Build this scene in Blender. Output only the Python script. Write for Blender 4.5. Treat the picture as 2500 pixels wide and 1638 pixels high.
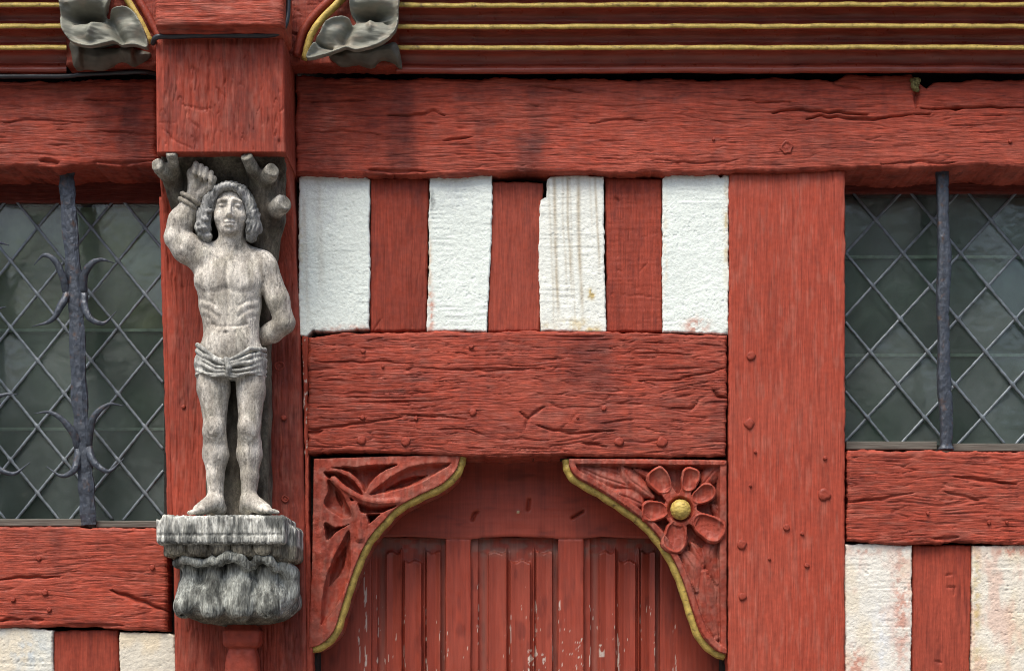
import bpy, math, random
import numpy as np
from mathutils import Matrix, Vector

for o in list(bpy.data.objects):
    bpy.data.objects.remove(o)
scene = bpy.context.scene
col = scene.collection
R = math.radians

# ---------------------------------------------------------------- camera, sky, sun, exposure
DIST, CX, CZ = 4.0, 1.25, 0.04          # eye 4 m from the wall, a little below the picture's lower edge
cam_d = bpy.data.cameras.new('camera')
cam = bpy.data.objects.new('camera', cam_d)
col.objects.link(cam)
cam.location = (CX, -DIST, CZ)
cam.rotation_euler = (R(90), 0, 0)
cam_d.sensor_width = 36.0
cam_d.lens = 36.0 * DIST / 2.5
cam_d.shift_y = (0.819 - CZ) / 2.5
cam_d.clip_start = 0.05
cam_d.clip_end = 1000
scene.camera = cam

SUN_EL, SUN_AZ = 60.0, 206.0             # azimuth clockwise from +Y: in front of the wall, a little left
world = bpy.data.worlds.new('World')
scene.world = world
world.use_nodes = True
wn = world.node_tree
wn.nodes.clear()
w_out = wn.nodes.new('ShaderNodeOutputWorld')
w_bg = wn.nodes.new('ShaderNodeBackground')
w_sky = wn.nodes.new('ShaderNodeTexSky')
w_sky.sky_type = 'NISHITA'
w_sky.sun_disc = False
w_sky.sun_elevation = R(SUN_EL)
w_sky.sun_rotation = R(SUN_AZ)
w_sky.air_density = 1.0
w_sky.dust_density = 4.0
w_sky.ozone_density = 0.8
w_bg.inputs['Strength'].default_value = 0.11
wn.links.new(w_sky.outputs[0], w_bg.inputs[0])
wn.links.new(w_bg.outputs[0], w_out.inputs[0])

sun_d = bpy.data.lights.new('sun', 'SUN')
sun_d.energy = 1.5
sun_d.angle = R(32)
sun_d.color = (1.0, 0.955, 0.88)
sun = bpy.data.objects.new('sun', sun_d)
col.objects.link(sun)
sd = Vector((math.sin(R(SUN_AZ)) * math.cos(R(SUN_EL)), math.cos(R(SUN_AZ)) * math.cos(R(SUN_EL)), math.sin(R(SUN_EL))))
sun.rotation_euler = (-sd).to_track_quat('-Z', 'Y').to_euler()
sun.location = (0, -6, 8)

scene.view_settings.view_transform = 'Standard'
scene.view_settings.look = 'None'
scene.view_settings.gamma = 1.0
scene.view_settings.use_curve_mapping = False
scene.view_settings.exposure = 1.03
scene.cycles.filter_width = 1.0
scene.cycles.max_bounces = 8
scene.cycles.transparent_max_bounces = 12

# ---------------------------------------------------------------- units: 1 photo pixel = 1 mm on the wall plane
def conv(P, f0):
    """(px, py, F) in mm -> world metres for a thing standing about f0 mm in front of the wall plane"""
    P = np.asarray(P, float)
    s = (DIST - f0 / 1000) / DIST
    out = np.empty_like(P)
    out[:, 0] = CX + (P[:, 0] / 1000 - CX) * s
    out[:, 1] = -P[:, 2] / 1000
    out[:, 2] = CZ + ((1638 - P[:, 1]) / 1000 - CZ) * s
    return out

def conv_each(P):
    """as conv, each point taken at its own depth"""
    P = np.asarray(P, float)
    s = (DIST - P[:, 2] / 1000) / DIST
    return np.stack([CX + (P[:, 0] / 1000 - CX) * s, -P[:, 2] / 1000, CZ + ((1638 - P[:, 1]) / 1000 - CZ) * s], 1)

def pt(px, py, F, f0=None):
    return Vector(conv([(px, py, F)], F if f0 is None else f0)[0])

# ---------------------------------------------------------------- noise
def _hash(i, j, k, s):
    n = (i * 374761393 + j * 668265263 + k * 2147483647 // 7 + s * 974634777) & 0xFFFFFFFF
    n = ((n ^ (n >> 13)) * 1274126177) & 0xFFFFFFFF
    n = ((n ^ (n >> 16)) * 2246822519) & 0xFFFFFFFF
    return ((n ^ (n >> 15)) & 0xFFFFFF).astype(np.float32) / 16777215.0

def vn(x, y, s=0):
    x = np.asarray(x, np.float64); y = np.asarray(y, np.float64)
    xi = np.floor(x).astype(np.int64); yi = np.floor(y).astype(np.int64)
    fx = (x - xi).astype(np.float32); fy = (y - yi).astype(np.float32)
    fx = fx * fx * (3 - 2 * fx); fy = fy * fy * (3 - 2 * fy)
    a = _hash(xi, yi, 0, s); b = _hash(xi + 1, yi, 0, s)
    c = _hash(xi, yi + 1, 0, s); d = _hash(xi + 1, yi + 1, 0, s)
    return (a + (b - a) * fx) * (1 - fy) + (c + (d - c) * fx) * fy

def vn3(x, y, z, s=0):
    zi = np.floor(z).astype(np.int64); fz = (z - zi).astype(np.float32)
    fz = fz * fz * (3 - 2 * fz)
    xi = np.floor(x).astype(np.int64); yi = np.floor(y).astype(np.int64)
    fx = (x - xi).astype(np.float32); fy = (y - yi).astype(np.float32)
    fx = fx * fx * (3 - 2 * fx); fy = fy * fy * (3 - 2 * fy)
    out = 0
    for dz, wz in ((0, 1 - fz), (1, fz)):
        a = _hash(xi, yi, zi + dz, s); b = _hash(xi + 1, yi, zi + dz, s)
        c = _hash(xi, yi + 1, zi + dz, s); d = _hash(xi + 1, yi + 1, zi + dz, s)
        out = out + ((a + (b - a) * fx) * (1 - fy) + (c + (d - c) * fx) * fy) * wz
    return out

def fbm(x, y, o=3, s=0):
    t, a, n = 0, 1.0, 0
    for i in range(o):
        t = t + a * vn(x * 2 ** i, y * 2 ** i, s + 17 * i); n += a; a *= .5
    return t / n

def ss(a, b, x):
    t = np.clip((x - a) / (b - a), 0, 1)
    return t * t * (3 - 2 * t)

def seg_dist(px, py, pts):
    """distance to a polyline and the parameter 0..1 along it"""
    best = np.full(np.shape(px), 1e9, np.float32); bt = np.zeros(np.shape(px), np.float32)
    n = len(pts) - 1
    for i in range(n):
        (ax, ay), (bx, by) = pts[i], pts[i + 1]
        dx, dy = bx - ax, by - ay
        t = np.clip(((px - ax) * dx + (py - ay) * dy) / (dx * dx + dy * dy + 1e-9), 0, 1)
        d = np.hypot(px - ax - t * dx, py - ay - t * dy)
        m = d < best
        best = np.where(m, d, best); bt = np.where(m, (i + t) / n, bt)
    return best, bt

def smooth_line(pts, n=8, closed=False):
    P = [np.array(p, float) for p in pts]
    N = len(P); out = []
    rng = range(N if closed else N - 1)
    for i in rng:
        if closed:
            p0, p1, p2, p3 = P[(i - 1) % N], P[i], P[(i + 1) % N], P[(i + 2) % N]
        else:
            p1, p2 = P[i], P[i + 1]
            p0 = P[i - 1] if i > 0 else 2 * p1 - p2
            p3 = P[i + 2] if i + 2 < N else 2 * p2 - p1
        for k in range(n):
            t = k / n
            out.append(.5 * (2 * p1 + (p2 - p0) * t + (2 * p0 - 5 * p1 + 4 * p2 - p3) * t * t + (3 * p1 - p0 - 3 * p2 + p3) * t ** 3))
    if not closed:
        out.append(P[-1])
    return [tuple(p) for p in out]

def poly_sdf(px, py, poly):
    d, _ = seg_dist(px, py, list(poly) + [poly[0]])
    ins = np.zeros(np.shape(px), bool)
    n = len(poly)
    for i in range(n):
        (x1, y1), (x2, y2) = poly[i], poly[(i + 1) % n]
        c = ((y1 > py) != (y2 > py)) & (px < (x2 - x1) * (py - y1) / (y2 - y1 + 1e-12) + x1)
        ins ^= c
    return np.where(ins, -d, d)

# ---------------------------------------------------------------- objects
def mesh_np(name, V, F, mat, parent=None, colr=None, smooth=True):
    V = np.asarray(V, np.float32); F = np.asarray(F, np.int32)
    me = bpy.data.meshes.new(name)
    me.vertices.add(len(V)); me.vertices.foreach_set('co', V.ravel())
    k = F.shape[1]
    me.loops.add(F.size); me.loops.foreach_set('vertex_index', F.ravel())
    me.polygons.add(len(F))
    me.polygons.foreach_set('loop_start', np.arange(0, F.size, k, dtype=np.int32))
    me.polygons.foreach_set('use_smooth', np.full(len(F), smooth))
    me.update(calc_edges=True); me.validate()
    if colr is not None:
        ca = me.color_attributes.new('Col', 'FLOAT_COLOR', 'POINT')
        C = np.ones((len(V), 4), np.float32); C[:, :3] = colr
        ca.data.foreach_set('color', C.ravel())
    me.materials.append(mat)
    return link(name, me, parent)

def link(name, me, parent=None):
    o = bpy.data.objects.new(name, me)
    col.objects.link(o)
    if parent is not None:
        o.parent = parent
        # geometry is laid out in world metres: undo the offset of an Empty parent (mesh parents have none)
        o.matrix_parent_inverse = Matrix.Translation(-parent.location)
    return o

def empty(name, loc, label, cat, group=None):
    o = bpy.data.objects.new(name, None)
    o.empty_display_size = .05
    col.objects.link(o); o.location = loc
    return tag(o, label, cat, group)

def tag(o, label, cat=None, group=None):
    o['label'] = label
    if cat: o['category'] = cat
    if group: o['group'] = group
    return o

def pyd(name, verts, faces, mat, parent=None, smooth=False, colr=None):
    me = bpy.data.meshes.new(name)
    me.from_pydata([tuple(v) for v in verts], [], faces)
    me.polygons.foreach_set('use_smooth', [smooth] * len(me.polygons))
    me.update()
    if colr is not None:
        ca = me.color_attributes.new('Col', 'FLOAT_COLOR', 'POINT')
        ca.data.foreach_set('color', np.tile(np.array([*colr, 1], np.float32), len(verts)))
    me.materials.append(mat)
    return link(name, me, parent)

def box_mm(name, x0, x1, y0, y1, f0, f1, mat, parent, ref=None, bevel=0.0, colr=(.3, .06, .04)):
    """box from px/py bounds, f0 (back) to f1 (front) in mm"""
    ref = f1 if ref is None else ref
    V = conv([(x, y, f) for f in (f1, f0) for (x, y) in ((x0, y1), (x1, y1), (x1, y0), (x0, y0))], ref)
    Fc = [(0, 1, 2, 3), (5, 4, 7, 6), (4, 0, 3, 7), (1, 5, 6, 2), (3, 2, 6, 7), (4, 5, 1, 0)]
    o = pyd(name, V, Fc, mat, parent, colr=colr)
    if bevel:
        m = o.modifiers.new('bevel', 'BEVEL'); m.width = bevel; m.segments = 2
    return o

def tube(name, pts, rad, mat, parent=None, n=10, flat=1.0, f0=None, rough=0.0, seed=0, colr=(.1, .1, .1), smooth=True, square=False, twist=0.0):
    """tapered tube along px/py/F points; flat squeezes it towards the wall"""
    P = np.array(pts, float); N = len(P)
    T = np.gradient(P, axis=0); T /= np.linalg.norm(T, axis=1)[:, None] + 1e-9
    up = np.array([0, 0, 1.0]); V = []
    for i in range(N):
        a = np.cross(T[i], up); a /= np.linalg.norm(a) + 1e-9
        b = np.cross(a, T[i])
        r = rad[i] if hasattr(rad, '__len__') else rad
        for k in range(n):
            t = 2 * math.pi * (k + .5) / n
            c, s = math.cos(t), math.sin(t)
            if square:
                m = max(abs(c), abs(s)); c, s = c / m, s / m
            if twist:
                w = twist * i; c, s = c * math.cos(w) - s * math.sin(w), c * math.sin(w) + s * math.cos(w)
            rr = r * (1 + rough * (float(vn(np.array(i * .6 + seed), np.array(k * .9), seed)) - .5))
            V.append(P[i] + a * c * rr + b * s * rr * flat)
    F = [(i * n + k, i * n + (k + 1) % n, (i + 1) * n + (k + 1) % n, (i + 1) * n + k) for i in range(N - 1) for k in range(n)]
    F += [tuple(range(n))[::-1], tuple(range((N - 1) * n, N * n))]
    f0 = float(np.mean(P[:, 2])) if f0 is None else f0
    return pyd(name, conv(V, f0), F, mat, parent, smooth=smooth, colr=colr)

def crv(pts, n):
    P = np.array(pts, float)
    d = np.r_[0, np.cumsum(np.hypot(*np.diff(P, axis=0).T))]
    t = np.linspace(0, d[-1], n)
    return np.stack([np.interp(t, d, P[:, 0]), np.interp(t, d, P[:, 1])], 1)

def slab(name, top, bot, f, depth, mat, parent, hfun, cfun, left=None, right=None, du=3., dv=3., bevel=6., wob=1.5, seed=0):
    """a timber or plaster panel: a Coons patch between four outlines, front relief hfun in mm, sides run back by depth"""
    left = left or [bot[0], top[0]]; right = right or [bot[-1], top[-1]]
    W = abs(top[-1][0] - top[0][0]); H = abs(bot[0][1] - top[0][1])
    nu = max(4, int(W / du)); nv = max(4, int(H / dv))
    Tt, Bb, Ll, Rr = crv(top, nu), crv(bot, nu), crv(left, nv), crv(right, nv)
    def shake(n, s, ln):
        t = np.linspace(0, 1, n); w = np.clip(np.minimum(t, 1 - t) * ln / 15, 0, 1)
        return w * wob * ((vn(t * ln / 45, 0 * t, s) - .5) * 2 + (vn(t * ln / 12, 0 * t, s + 3) - .5) * 1.3 + (vn(t * ln / 4.5, 0 * t, s + 5) - .5) * .7)
    Tt[:, 1] += shake(nu, seed + 1, W); Bb[:, 1] += shake(nu, seed + 2, W)
    Ll[:, 0] += shake(nv, seed + 3, H); Rr[:, 0] += shake(nv, seed + 4, H)
    u = np.linspace(0, 1, nu)[:, None, None]; v = np.linspace(0, 1, nv)[None, :, None]
    P = ((1 - v) * Bb[:, None] + v * Tt[:, None] + (1 - u) * Ll[None] + u * Rr[None]
         - (1 - u) * (1 - v) * Bb[0] - u * (1 - v) * Bb[-1] - (1 - u) * v * Tt[0] - u * v * Tt[-1])
    px, py = P[..., 0], P[..., 1]
    h = hfun(px, py)
    e = np.minimum(np.minimum(u[..., 0] * W, (1 - u[..., 0]) * W), np.minimum(v[..., 0] * H, (1 - v[..., 0]) * H)) + 0 * px
    bv = bevel * (.6 + .9 * fbm(px / 40, py / 40, 2, seed + 8))
    q = 1 - np.clip(e / bv, 0, 1)
    h = h - bv * (1 - np.sqrt(np.clip(1 - q * q, 0, 1)))
    C = cfun(px, py, h)
    V = np.stack([px, py, f + h], -1).reshape(-1, 3)
    idx = np.arange(nu * nv).reshape(nu, nv)
    Fq = np.stack([idx[:-1, :-1], idx[1:, :-1], idx[1:, 1:], idx[:-1, 1:]], -1).reshape(-1, 4)
    ring = np.r_[idx[:, 0], idx[-1, 1:], idx[-2::-1, -1], idx[0, -2:0:-1]]
    r1 = V[ring]; r2 = r1.copy(); r2[:, 2] = f - depth
    n0 = len(V); m = len(ring)
    k = np.arange(m); k1 = (k + 1) % m
    Fs = np.stack([n0 + k, n0 + m + k, n0 + m + k1, n0 + k1], -1)
    Call = np.concatenate([C.reshape(-1, 3), C.reshape(-1, 3)[ring], C.reshape(-1, 3)[ring]])
    return mesh_np(name, conv(np.concatenate([V, r1, r2]), f), np.concatenate([Fq, Fs]), mat, parent, Call)

# ---------------------------------------------------------------- signed-distance carving
class Carve:
    def __init__(s, lo, hi, h):
        s.h = h; s.lo = np.array(lo, float)          # px, F, py
        s.ax = [np.arange(lo[i], hi[i] + h, h) for i in range(3)]
        s.F = np.full([len(a) for a in s.ax], 60., np.float32)
    def _sl(s, lo, hi):
        sl = []
        for i in range(3):
            a = max(0, int((lo[i] - s.lo[i]) / s.h) - 1); b = min(len(s.ax[i]), int((hi[i] - s.lo[i]) / s.h) + 2)
            sl.append(slice(a, max(a, b)))
        X = s.ax[0][sl[0]][:, None, None].astype(np.float32); Y = s.ax[1][sl[1]][None, :, None].astype(np.float32); Z = s.ax[2][sl[2]][None, None, :].astype(np.float32)
        return tuple(sl), X, Y, Z
    def _mix(s, sl, d, k, sub):
        A = s.F[sl]
        if A.size == 0: return
        if sub:
            d = -d; h = np.clip(.5 - .5 * (A - d) / k * -1, 0, 1)
            h = np.clip(.5 + .5 * (A - d) / k, 0, 1)
            s.F[sl] = d + (A - d) * h + k * h * (1 - h)
        else:
            h = np.clip(.5 + .5 * (A - d) / k, 0, 1)
            s.F[sl] = A + (d - A) * h - k * h * (1 - h)
    def cone(s, a, b, r1, r2=None, k=6., sub=False):
        r2 = r1 if r2 is None else r2
        a = np.array((a[0], a[2], a[1]), float); b = np.array((b[0], b[2], b[1]), float)
        m = max(r1, r2) + 2 * k + 3 * s.h
        sl, X, Y, Z = s._sl(np.minimum(a, b) - m, np.maximum(a, b) + m)
        v = b - a; L = float(v @ v) + 1e-9
        t = np.clip(((X - a[0]) * v[0] + (Y - a[1]) * v[1] + (Z - a[2]) * v[2]) / L, 0, 1)
        d = np.sqrt((X - a[0] - t * v[0]) ** 2 + (Y - a[1] - t * v[1]) ** 2 + (Z - a[2] - t * v[2]) ** 2) - (r1 + (r2 - r1) * t)
        s._mix(sl, d, k, sub)
    def path(s, pts, r, k=4., sub=False):
        n = len(pts)
        for i in range(n - 1):
            ra = r[i] if hasattr(r, '__len__') else r; rb = r[i + 1] if hasattr(r, '__len__') else r
            s.cone(pts[i], pts[i + 1], ra, rb, k, sub)
    def ell(s, c, r, k=8., sub=False, rot=0.):
        """ellipsoid, c = px, py, F, r = radii in px, py, F; rot turns it in the picture plane (degrees)"""
        c = (c[0], c[2], c[1]); r = (r[0], r[2], r[1])
        m = max(r) + 2 * k + 3 * s.h
        mm = np.array([m, r[1] + 2 * k + 3 * s.h, m]) if rot else np.array(r) + 2 * k + 3 * s.h
        sl, X, Y, Z = s._sl(np.array(c) - mm, np.array(c) + mm)
        X = X - c[0]; Y = Y - c[1]; Z = Z - c[2]
        if rot:
            ca, sa = math.cos(R(rot)), math.sin(R(rot))
            X, Z = X * ca + Z * sa, -X * sa + Z * ca
        k0 = np.sqrt((X / r[0]) ** 2 + (Y / r[1]) ** 2 + (Z / r[2]) ** 2)
        k1 = np.sqrt((X / r[0] ** 2) ** 2 + (Y / r[1] ** 2) ** 2 + (Z / r[2] ** 2) ** 2) + 1e-6
        s._mix(sl, k0 * (k0 - 1) / k1, k, sub)
    def box(s, lo, hi, rnd=4., k=4., sub=False):
        lo = np.array((lo[0], lo[2], lo[1]), float); hi = np.array((hi[0], hi[2], hi[1]), float)
        m = 2 * k + 3 * s.h
        sl, X, Y, Z = s._sl(lo - m, hi + m)
        c = (lo + hi) / 2; b = (hi - lo) / 2 - rnd
        qx, qy, qz = np.abs(X - c[0]) - b[0], np.abs(Y - c[1]) - b[1], np.abs(Z - c[2]) - b[2]
        d = np.sqrt(np.maximum(qx, 0) ** 2 + np.maximum(qy, 0) ** 2 + np.maximum(qz, 0) ** 2) + np.minimum(np.maximum(np.maximum(qx, qy), qz), 0) - rnd
        s._mix(sl, d, k, sub)
    def mesh(s):
        F, h = s.F, s.h
        I = F < 0
        I[0] = I[-1] = False; I[:, 0] = I[:, -1] = False; I[:, :, 0] = I[:, :, -1] = False
        F = np.where(I, F, np.maximum(F, 1e-3))
        c = I[:-1, :-1, :-1].astype(np.int8)
        n = c.copy(); n[:] = 0
        for dx in (0, 1):
            for dy in (0, 1):
                for dz in (0, 1):
                    n += I[dx:I.shape[0] - 1 + dx, dy:I.shape[1] - 1 + dy, dz:I.shape[2] - 1 + dz]
        act = (n > 0) & (n < 8)
        ci = np.argwhere(act)
        ids = np.full(act.shape, -1, np.int32); ids[act] = np.arange(len(ci))
        cor = {}
        for dx in (0, 1):
            for dy in (0, 1):
                for dz in (0, 1):
                    cor[dx, dy, dz] = F[ci[:, 0] + dx, ci[:, 1] + dy, ci[:, 2] + dz]
        S = np.zeros((len(ci), 3)); W = np.zeros(len(ci))
        for a in range(3):
            for q in range(4):
                p0 = [0, 0, 0]; o = [i for i in range(3) if i != a]
                p0[o[0]] = q & 1; p0[o[1]] = q >> 1
                p1 = list(p0); p1[a] = 1
                A, B = cor[tuple(p0)], cor[tuple(p1)]
                m = (A < 0) != (B < 0)
                t = np.where(m, A / np.where(m, A - B, 1), 0)
                pos = np.array(p0, float)[None] + 0 * S; pos[:, a] = t
                S[m] += pos[m]; W[m] += 1
        V = s.lo + (ci + S / W[:, None]) * h
        G = np.stack([sum(cor[1, i, j] - cor[0, i, j] for i in (0, 1) for j in (0, 1)),
                      sum(cor[i, 1, j] - cor[i, 0, j] for i in (0, 1) for j in (0, 1)),
                      sum(cor[i, j, 1] - cor[i, j, 0] for i in (0, 1) for j in (0, 1))], 1)
        G /= np.linalg.norm(G, axis=1)[:, None] + 1e-9
        Q = []
        for a in range(3):
            o = [i for i in range(3) if i != a]
            sl0 = [slice(1, -1)] * 3; sl1 = [slice(1, -1)] * 3
            sl0[a] = slice(0, -1); sl1[a] = slice(1, None)
            E = np.argwhere(I[tuple(sl0)] != I[tuple(sl1)])
            off = np.array([1, 1, 1]); off[a] = 0
            E = E + off
            def cell(u, v):
                C = E.copy(); C[:, o[0]] -= u; C[:, o[1]] -= v
                return ids[C[:, 0], C[:, 1], C[:, 2]]
            Q.append(np.stack([cell(0, 0), cell(1, 0), cell(1, 1), cell(0, 1)], 1))
        Q = np.concatenate(Q)
        Q = Q[(Q >= 0).all(1)]
        nrm = np.cross(V[Q[:, 1]] - V[Q[:, 0]], V[Q[:, 2]] - V[Q[:, 0]])
        fl = (nrm * G[Q].sum(1)).sum(1) < 0
        Q[fl] = Q[fl][:, ::-1]
        return V[:, [0, 2, 1]], Q, G[:, [0, 2, 1]]       # px, py, F

# ---------------------------------------------------------------- materials
def new_mat(name):
    m = bpy.data.materials.new(name); m.use_nodes = True
    nt = m.node_tree; nt.nodes.clear()
    return m, nt, nt.nodes, nt.links

def surf(name, attr=True, base=(.5, .5, .5), rough=.65, rough_var=.15, metal=0., spec=.4,
         var=((30, 30, 30), .5, (.75, 1.2)), var2=None, bumps=(), mottles=()):
    """procedural surface: base (vertex paint or a plain colour) x fine noise variation, bumps of stretched noise"""
    m, nt, N, L = new_mat(name)
    out = N.new('ShaderNodeOutputMaterial'); bs = N.new('ShaderNodeBsdfPrincipled')
    L.new(bs.outputs[0], out.inputs[0])
    tc = N.new('ShaderNodeTexCoord')
    def noise(sc, detail=3., seed=0.0, dist=0.0):
        mp = N.new('ShaderNodeMapping'); mp.inputs['Scale'].default_value = sc; mp.inputs['Location'].default_value = (seed, seed * 2, seed * 3)
        L.new(tc.outputs['Object'], mp.inputs[0])
        n = N.new('ShaderNodeTexNoise'); n.inputs['Scale'].default_value = 1; n.inputs['Detail'].default_value = detail
        n.inputs['Distortion'].default_value = dist
        L.new(mp.outputs[0], n.inputs['Vector']); return n.outputs['Fac']
    def ramp(src, a, b, lo, hi):
        r = N.new('ShaderNodeMapRange'); r.inputs[1].default_value = a; r.inputs[2].default_value = b
        r.inputs[3].default_value = lo; r.inputs[4].default_value = hi
        L.new(src, r.inputs[0]); return r.outputs[0]
    if attr:
        at = N.new('ShaderNodeAttribute'); at.attribute_name = 'Col'; c = at.outputs['Color']
    else:
        rgb = N.new('ShaderNodeRGB'); rgb.outputs[0].default_value = (*base, 1); c = rgb.outputs[0]
    for i, vv in enumerate(v for v in (var, var2) if v):
        sc, ctr, (lo, hi) = vv
        f = ramp(noise(sc, 2.5, 1.3 * i), ctr - .25, ctr + .25, lo, hi)
        mx = N.new('ShaderNodeMix'); mx.data_type = 'RGBA'; mx.blend_type = 'MULTIPLY'; mx.inputs[0].default_value = 1
        L.new(c, mx.inputs[6])
        cb = N.new('ShaderNodeCombineColor')
        for k in range(3): L.new(f, cb.inputs[k])
        L.new(cb.outputs[0], mx.inputs[7]); c = mx.outputs[2]
    for i, (sc, a, b, cl, am) in enumerate(mottles):
        f = ramp(noise(sc, 2.5, 7.7 + i), a, b, 0, am)
        mx = N.new('ShaderNodeMix'); mx.data_type = 'RGBA'
        L.new(f, mx.inputs[0]); L.new(c, mx.inputs[6]); mx.inputs[7].default_value = (*cl, 1); c = mx.outputs[2]
    L.new(c, bs.inputs['Base Color'])
    bs.inputs['Metallic'].default_value = metal
    bs.inputs['Specular IOR Level'].default_value = spec
    rn = ramp(noise((60, 60, 60), 2, 3.1), .3, .7, rough - rough_var, rough + rough_var); L.new(rn, bs.inputs['Roughness'])
    nrm = None
    for i, (sc, st, dist) in enumerate(bumps):
        b = N.new('ShaderNodeBump'); b.inputs['Strength'].default_value = st; b.inputs['Distance'].default_value = dist
        L.new(noise(sc, 2.5, .7 * i + .2), b.inputs['Height'])
        if nrm: L.new(nrm, b.inputs['Normal'])
        nrm = b.outputs[0]
    if nrm: L.new(nrm, bs.inputs['Normal'])
    return m

M = {}
# painted oak, grain across / upright
M['wood_h'] = surf('painted_wood_across', rough=.68, rough_var=.16, spec=.25, var=((24, 24, 210), .5, (.62, 1.36)), var2=((90, 90, 90), .5, (.86, 1.12)),
                   bumps=(((25, 25, 330), .7, .003), ((240, 240, 420), .4, .0015)), mottles=(((22, 22, 260), .62, .74, (.06, .014, .010), .65), ((9, 9, 110), .62, .8, (.44, .13, .085), .3)))
M['wood_v'] = surf('painted_wood_upright', rough=.68, rough_var=.16, spec=.25, var=((280, 280, 14), .5, (.76, 1.24)), var2=((90, 90, 90), .5, (.86, 1.12)),
                   bumps=(((380, 380, 22), .6, .0022), ((300, 300, 200), .35, .0012)), mottles=(((260, 260, 9), .64, .78, (.10, .022, .015), .45), ((130, 130, 9), .64, .8, (.43, .13, .085), .25)))
M['moulding'] = surf('moulding_paint', rough=.36, rough_var=.1, spec=.55, var=((14, 120, 120), .5, (.75, 1.2)), bumps=(((14, 200, 200), .35, .0015),))
M['carved_red'] = surf('carved_painted_wood', rough=.62, rough_var=.18, spec=.3, var=((70, 70, 70), .5, (.75, 1.2)), bumps=(((160, 160, 160), .5, .002), ((420, 420, 420), .3, .001)))
M['door'] = surf('door_paint', rough=.5, rough_var=.12, spec=.4, var=((230, 230, 10), .5, (.86, 1.12)), bumps=(((420, 420, 10), .35, .001),))
M['plaster'] = surf('lime_plaster', rough=.9, rough_var=.05, spec=.15, var=((160, 160, 160), .5, (.9, 1.06)), bumps=(((170, 170, 210), .4, .0025), ((420, 420, 420), .5, .0016)))
M['statue'] = surf('weathered_grey_wood', rough=.85, rough_var=.1, spec=.2, var=((170, 170, 90), .5, (.68, 1.24)), var2=((420, 420, 260), .5, (.64, 1.25)),
                   bumps=(((240, 240, 70), .6, .003), ((520, 520, 260), .45, .0015)))
M['pedestal'] = surf('weathered_dark_wood', rough=.88, rough_var=.08, spec=.2, var=((220, 220, 45), .5, (.52, 1.45)), var2=((420, 420, 110), .5, (.6, 1.4)),
                     bumps=(((260, 260, 28), .9, .005), ((500, 500, 120), .5, .002)))
M['leaf'] = surf('grey_green_leaf_paint', rough=.6, rough_var=.12, spec=.4, var=((40, 40, 120), .5, (.75, 1.15)), bumps=(((60, 60, 280), .35, .0015), ((30, 30, 30), .25, .004)))
M['gold'] = surf('old_gold_paint', attr=False, base=(.53, .39, .095), rough=.55, rough_var=.15, spec=.4, var=((60, 60, 60), .5, (.65, 1.2)), var2=((240, 240, 240), .5, (.8, 1.15)),
                 bumps=(((220, 220, 220), .5, .0018),), mottles=(((70, 70, 110), .58, .75, (.09, .05, .025), .8),))
M['iron'] = surf('wrought_iron', attr=False, base=(.048, .058, .074), rough=.5, rough_var=.15, metal=.35, spec=.5, var=((90, 90, 90), .5, (.6, 1.5)),
                 bumps=(((110, 110, 60), .8, .004), ((380, 380, 380), .4, .001)), mottles=(((55, 55, 55), .58, .78, (.12, .06, .03), .75), ((300, 300, 300), .66, .8, (.22, .24, .25), .5)))
M['lead'] = surf('lead_came', attr=False, base=(.17, .20, .22), rough=.5, rough_var=.15, metal=.3, spec=.5, var=((60, 60, 60), .5, (.6, 1.35)),
                 bumps=(((300, 300, 300), .4, .0012),), mottles=(((140, 140, 140), .64, .8, (.5, .52, .5), .5),))
M['cable'] = surf('black_cable', attr=False, base=(.018, .021, .025), rough=.42, rough_var=.1, spec=.5, var=((40, 40, 40), .5, (.7, 1.5)))
M['core'] = surf('dark_mortar', attr=False, base=(.035, .03, .027), rough=.95, rough_var=.03, spec=.1, bumps=(((120, 120, 120), .8, .005),))
M['sill'] = surf('weathered_grey_strip', attr=False, base=(.13, .125, .105), rough=.8, rough_var=.1, spec=.2, var=((14, 200, 200), .5, (.6, 1.3)), bumps=(((20, 300, 300), .5, .002),))
M['moss'] = surf('dry_moss', attr=False, base=(.19, .17, .07), rough=.95, rough_var=.03, spec=.1, var=((150, 150, 150), .5, (.4, 1.5)), bumps=(((260, 260, 260), 1., .004),))
M['inner'] = surf('inner_glazing', rough=.16, rough_var=.06, spec=.8, var=((4, 4, 3), .5, (.6, 1.4)), var2=((30, 30, 12), .5, (.85, 1.15)), bumps=(((14, 14, 14), .2, .01),))
M['innerbar'] = surf('inner_glazing_bar', attr=False, base=(.75, .82, .74), rough=.6, var=((60, 60, 60), .5, (.7, 1.2)))
M['street'] = surf('street_setts', attr=False, base=(.19, .18, .165), rough=.85, var=((2.5, 2.5, 2.5), .5, (.8, 1.15)), var2=((9, 9, 9), .5, (.8, 1.2)), bumps=(((9, 9, 9), .6, .02),))
M['render'] = surf('grey_render', attr=False, base=(.26, .235, .2), rough=.9, var=((1.5, 1.5, 1.5), .5, (.8, 1.15)))
M['slate'] = surf('dark_slate', attr=False, base=(.05, .055, .06), rough=.6, var=((3, 3, 3), .5, (.7, 1.2)))
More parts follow.
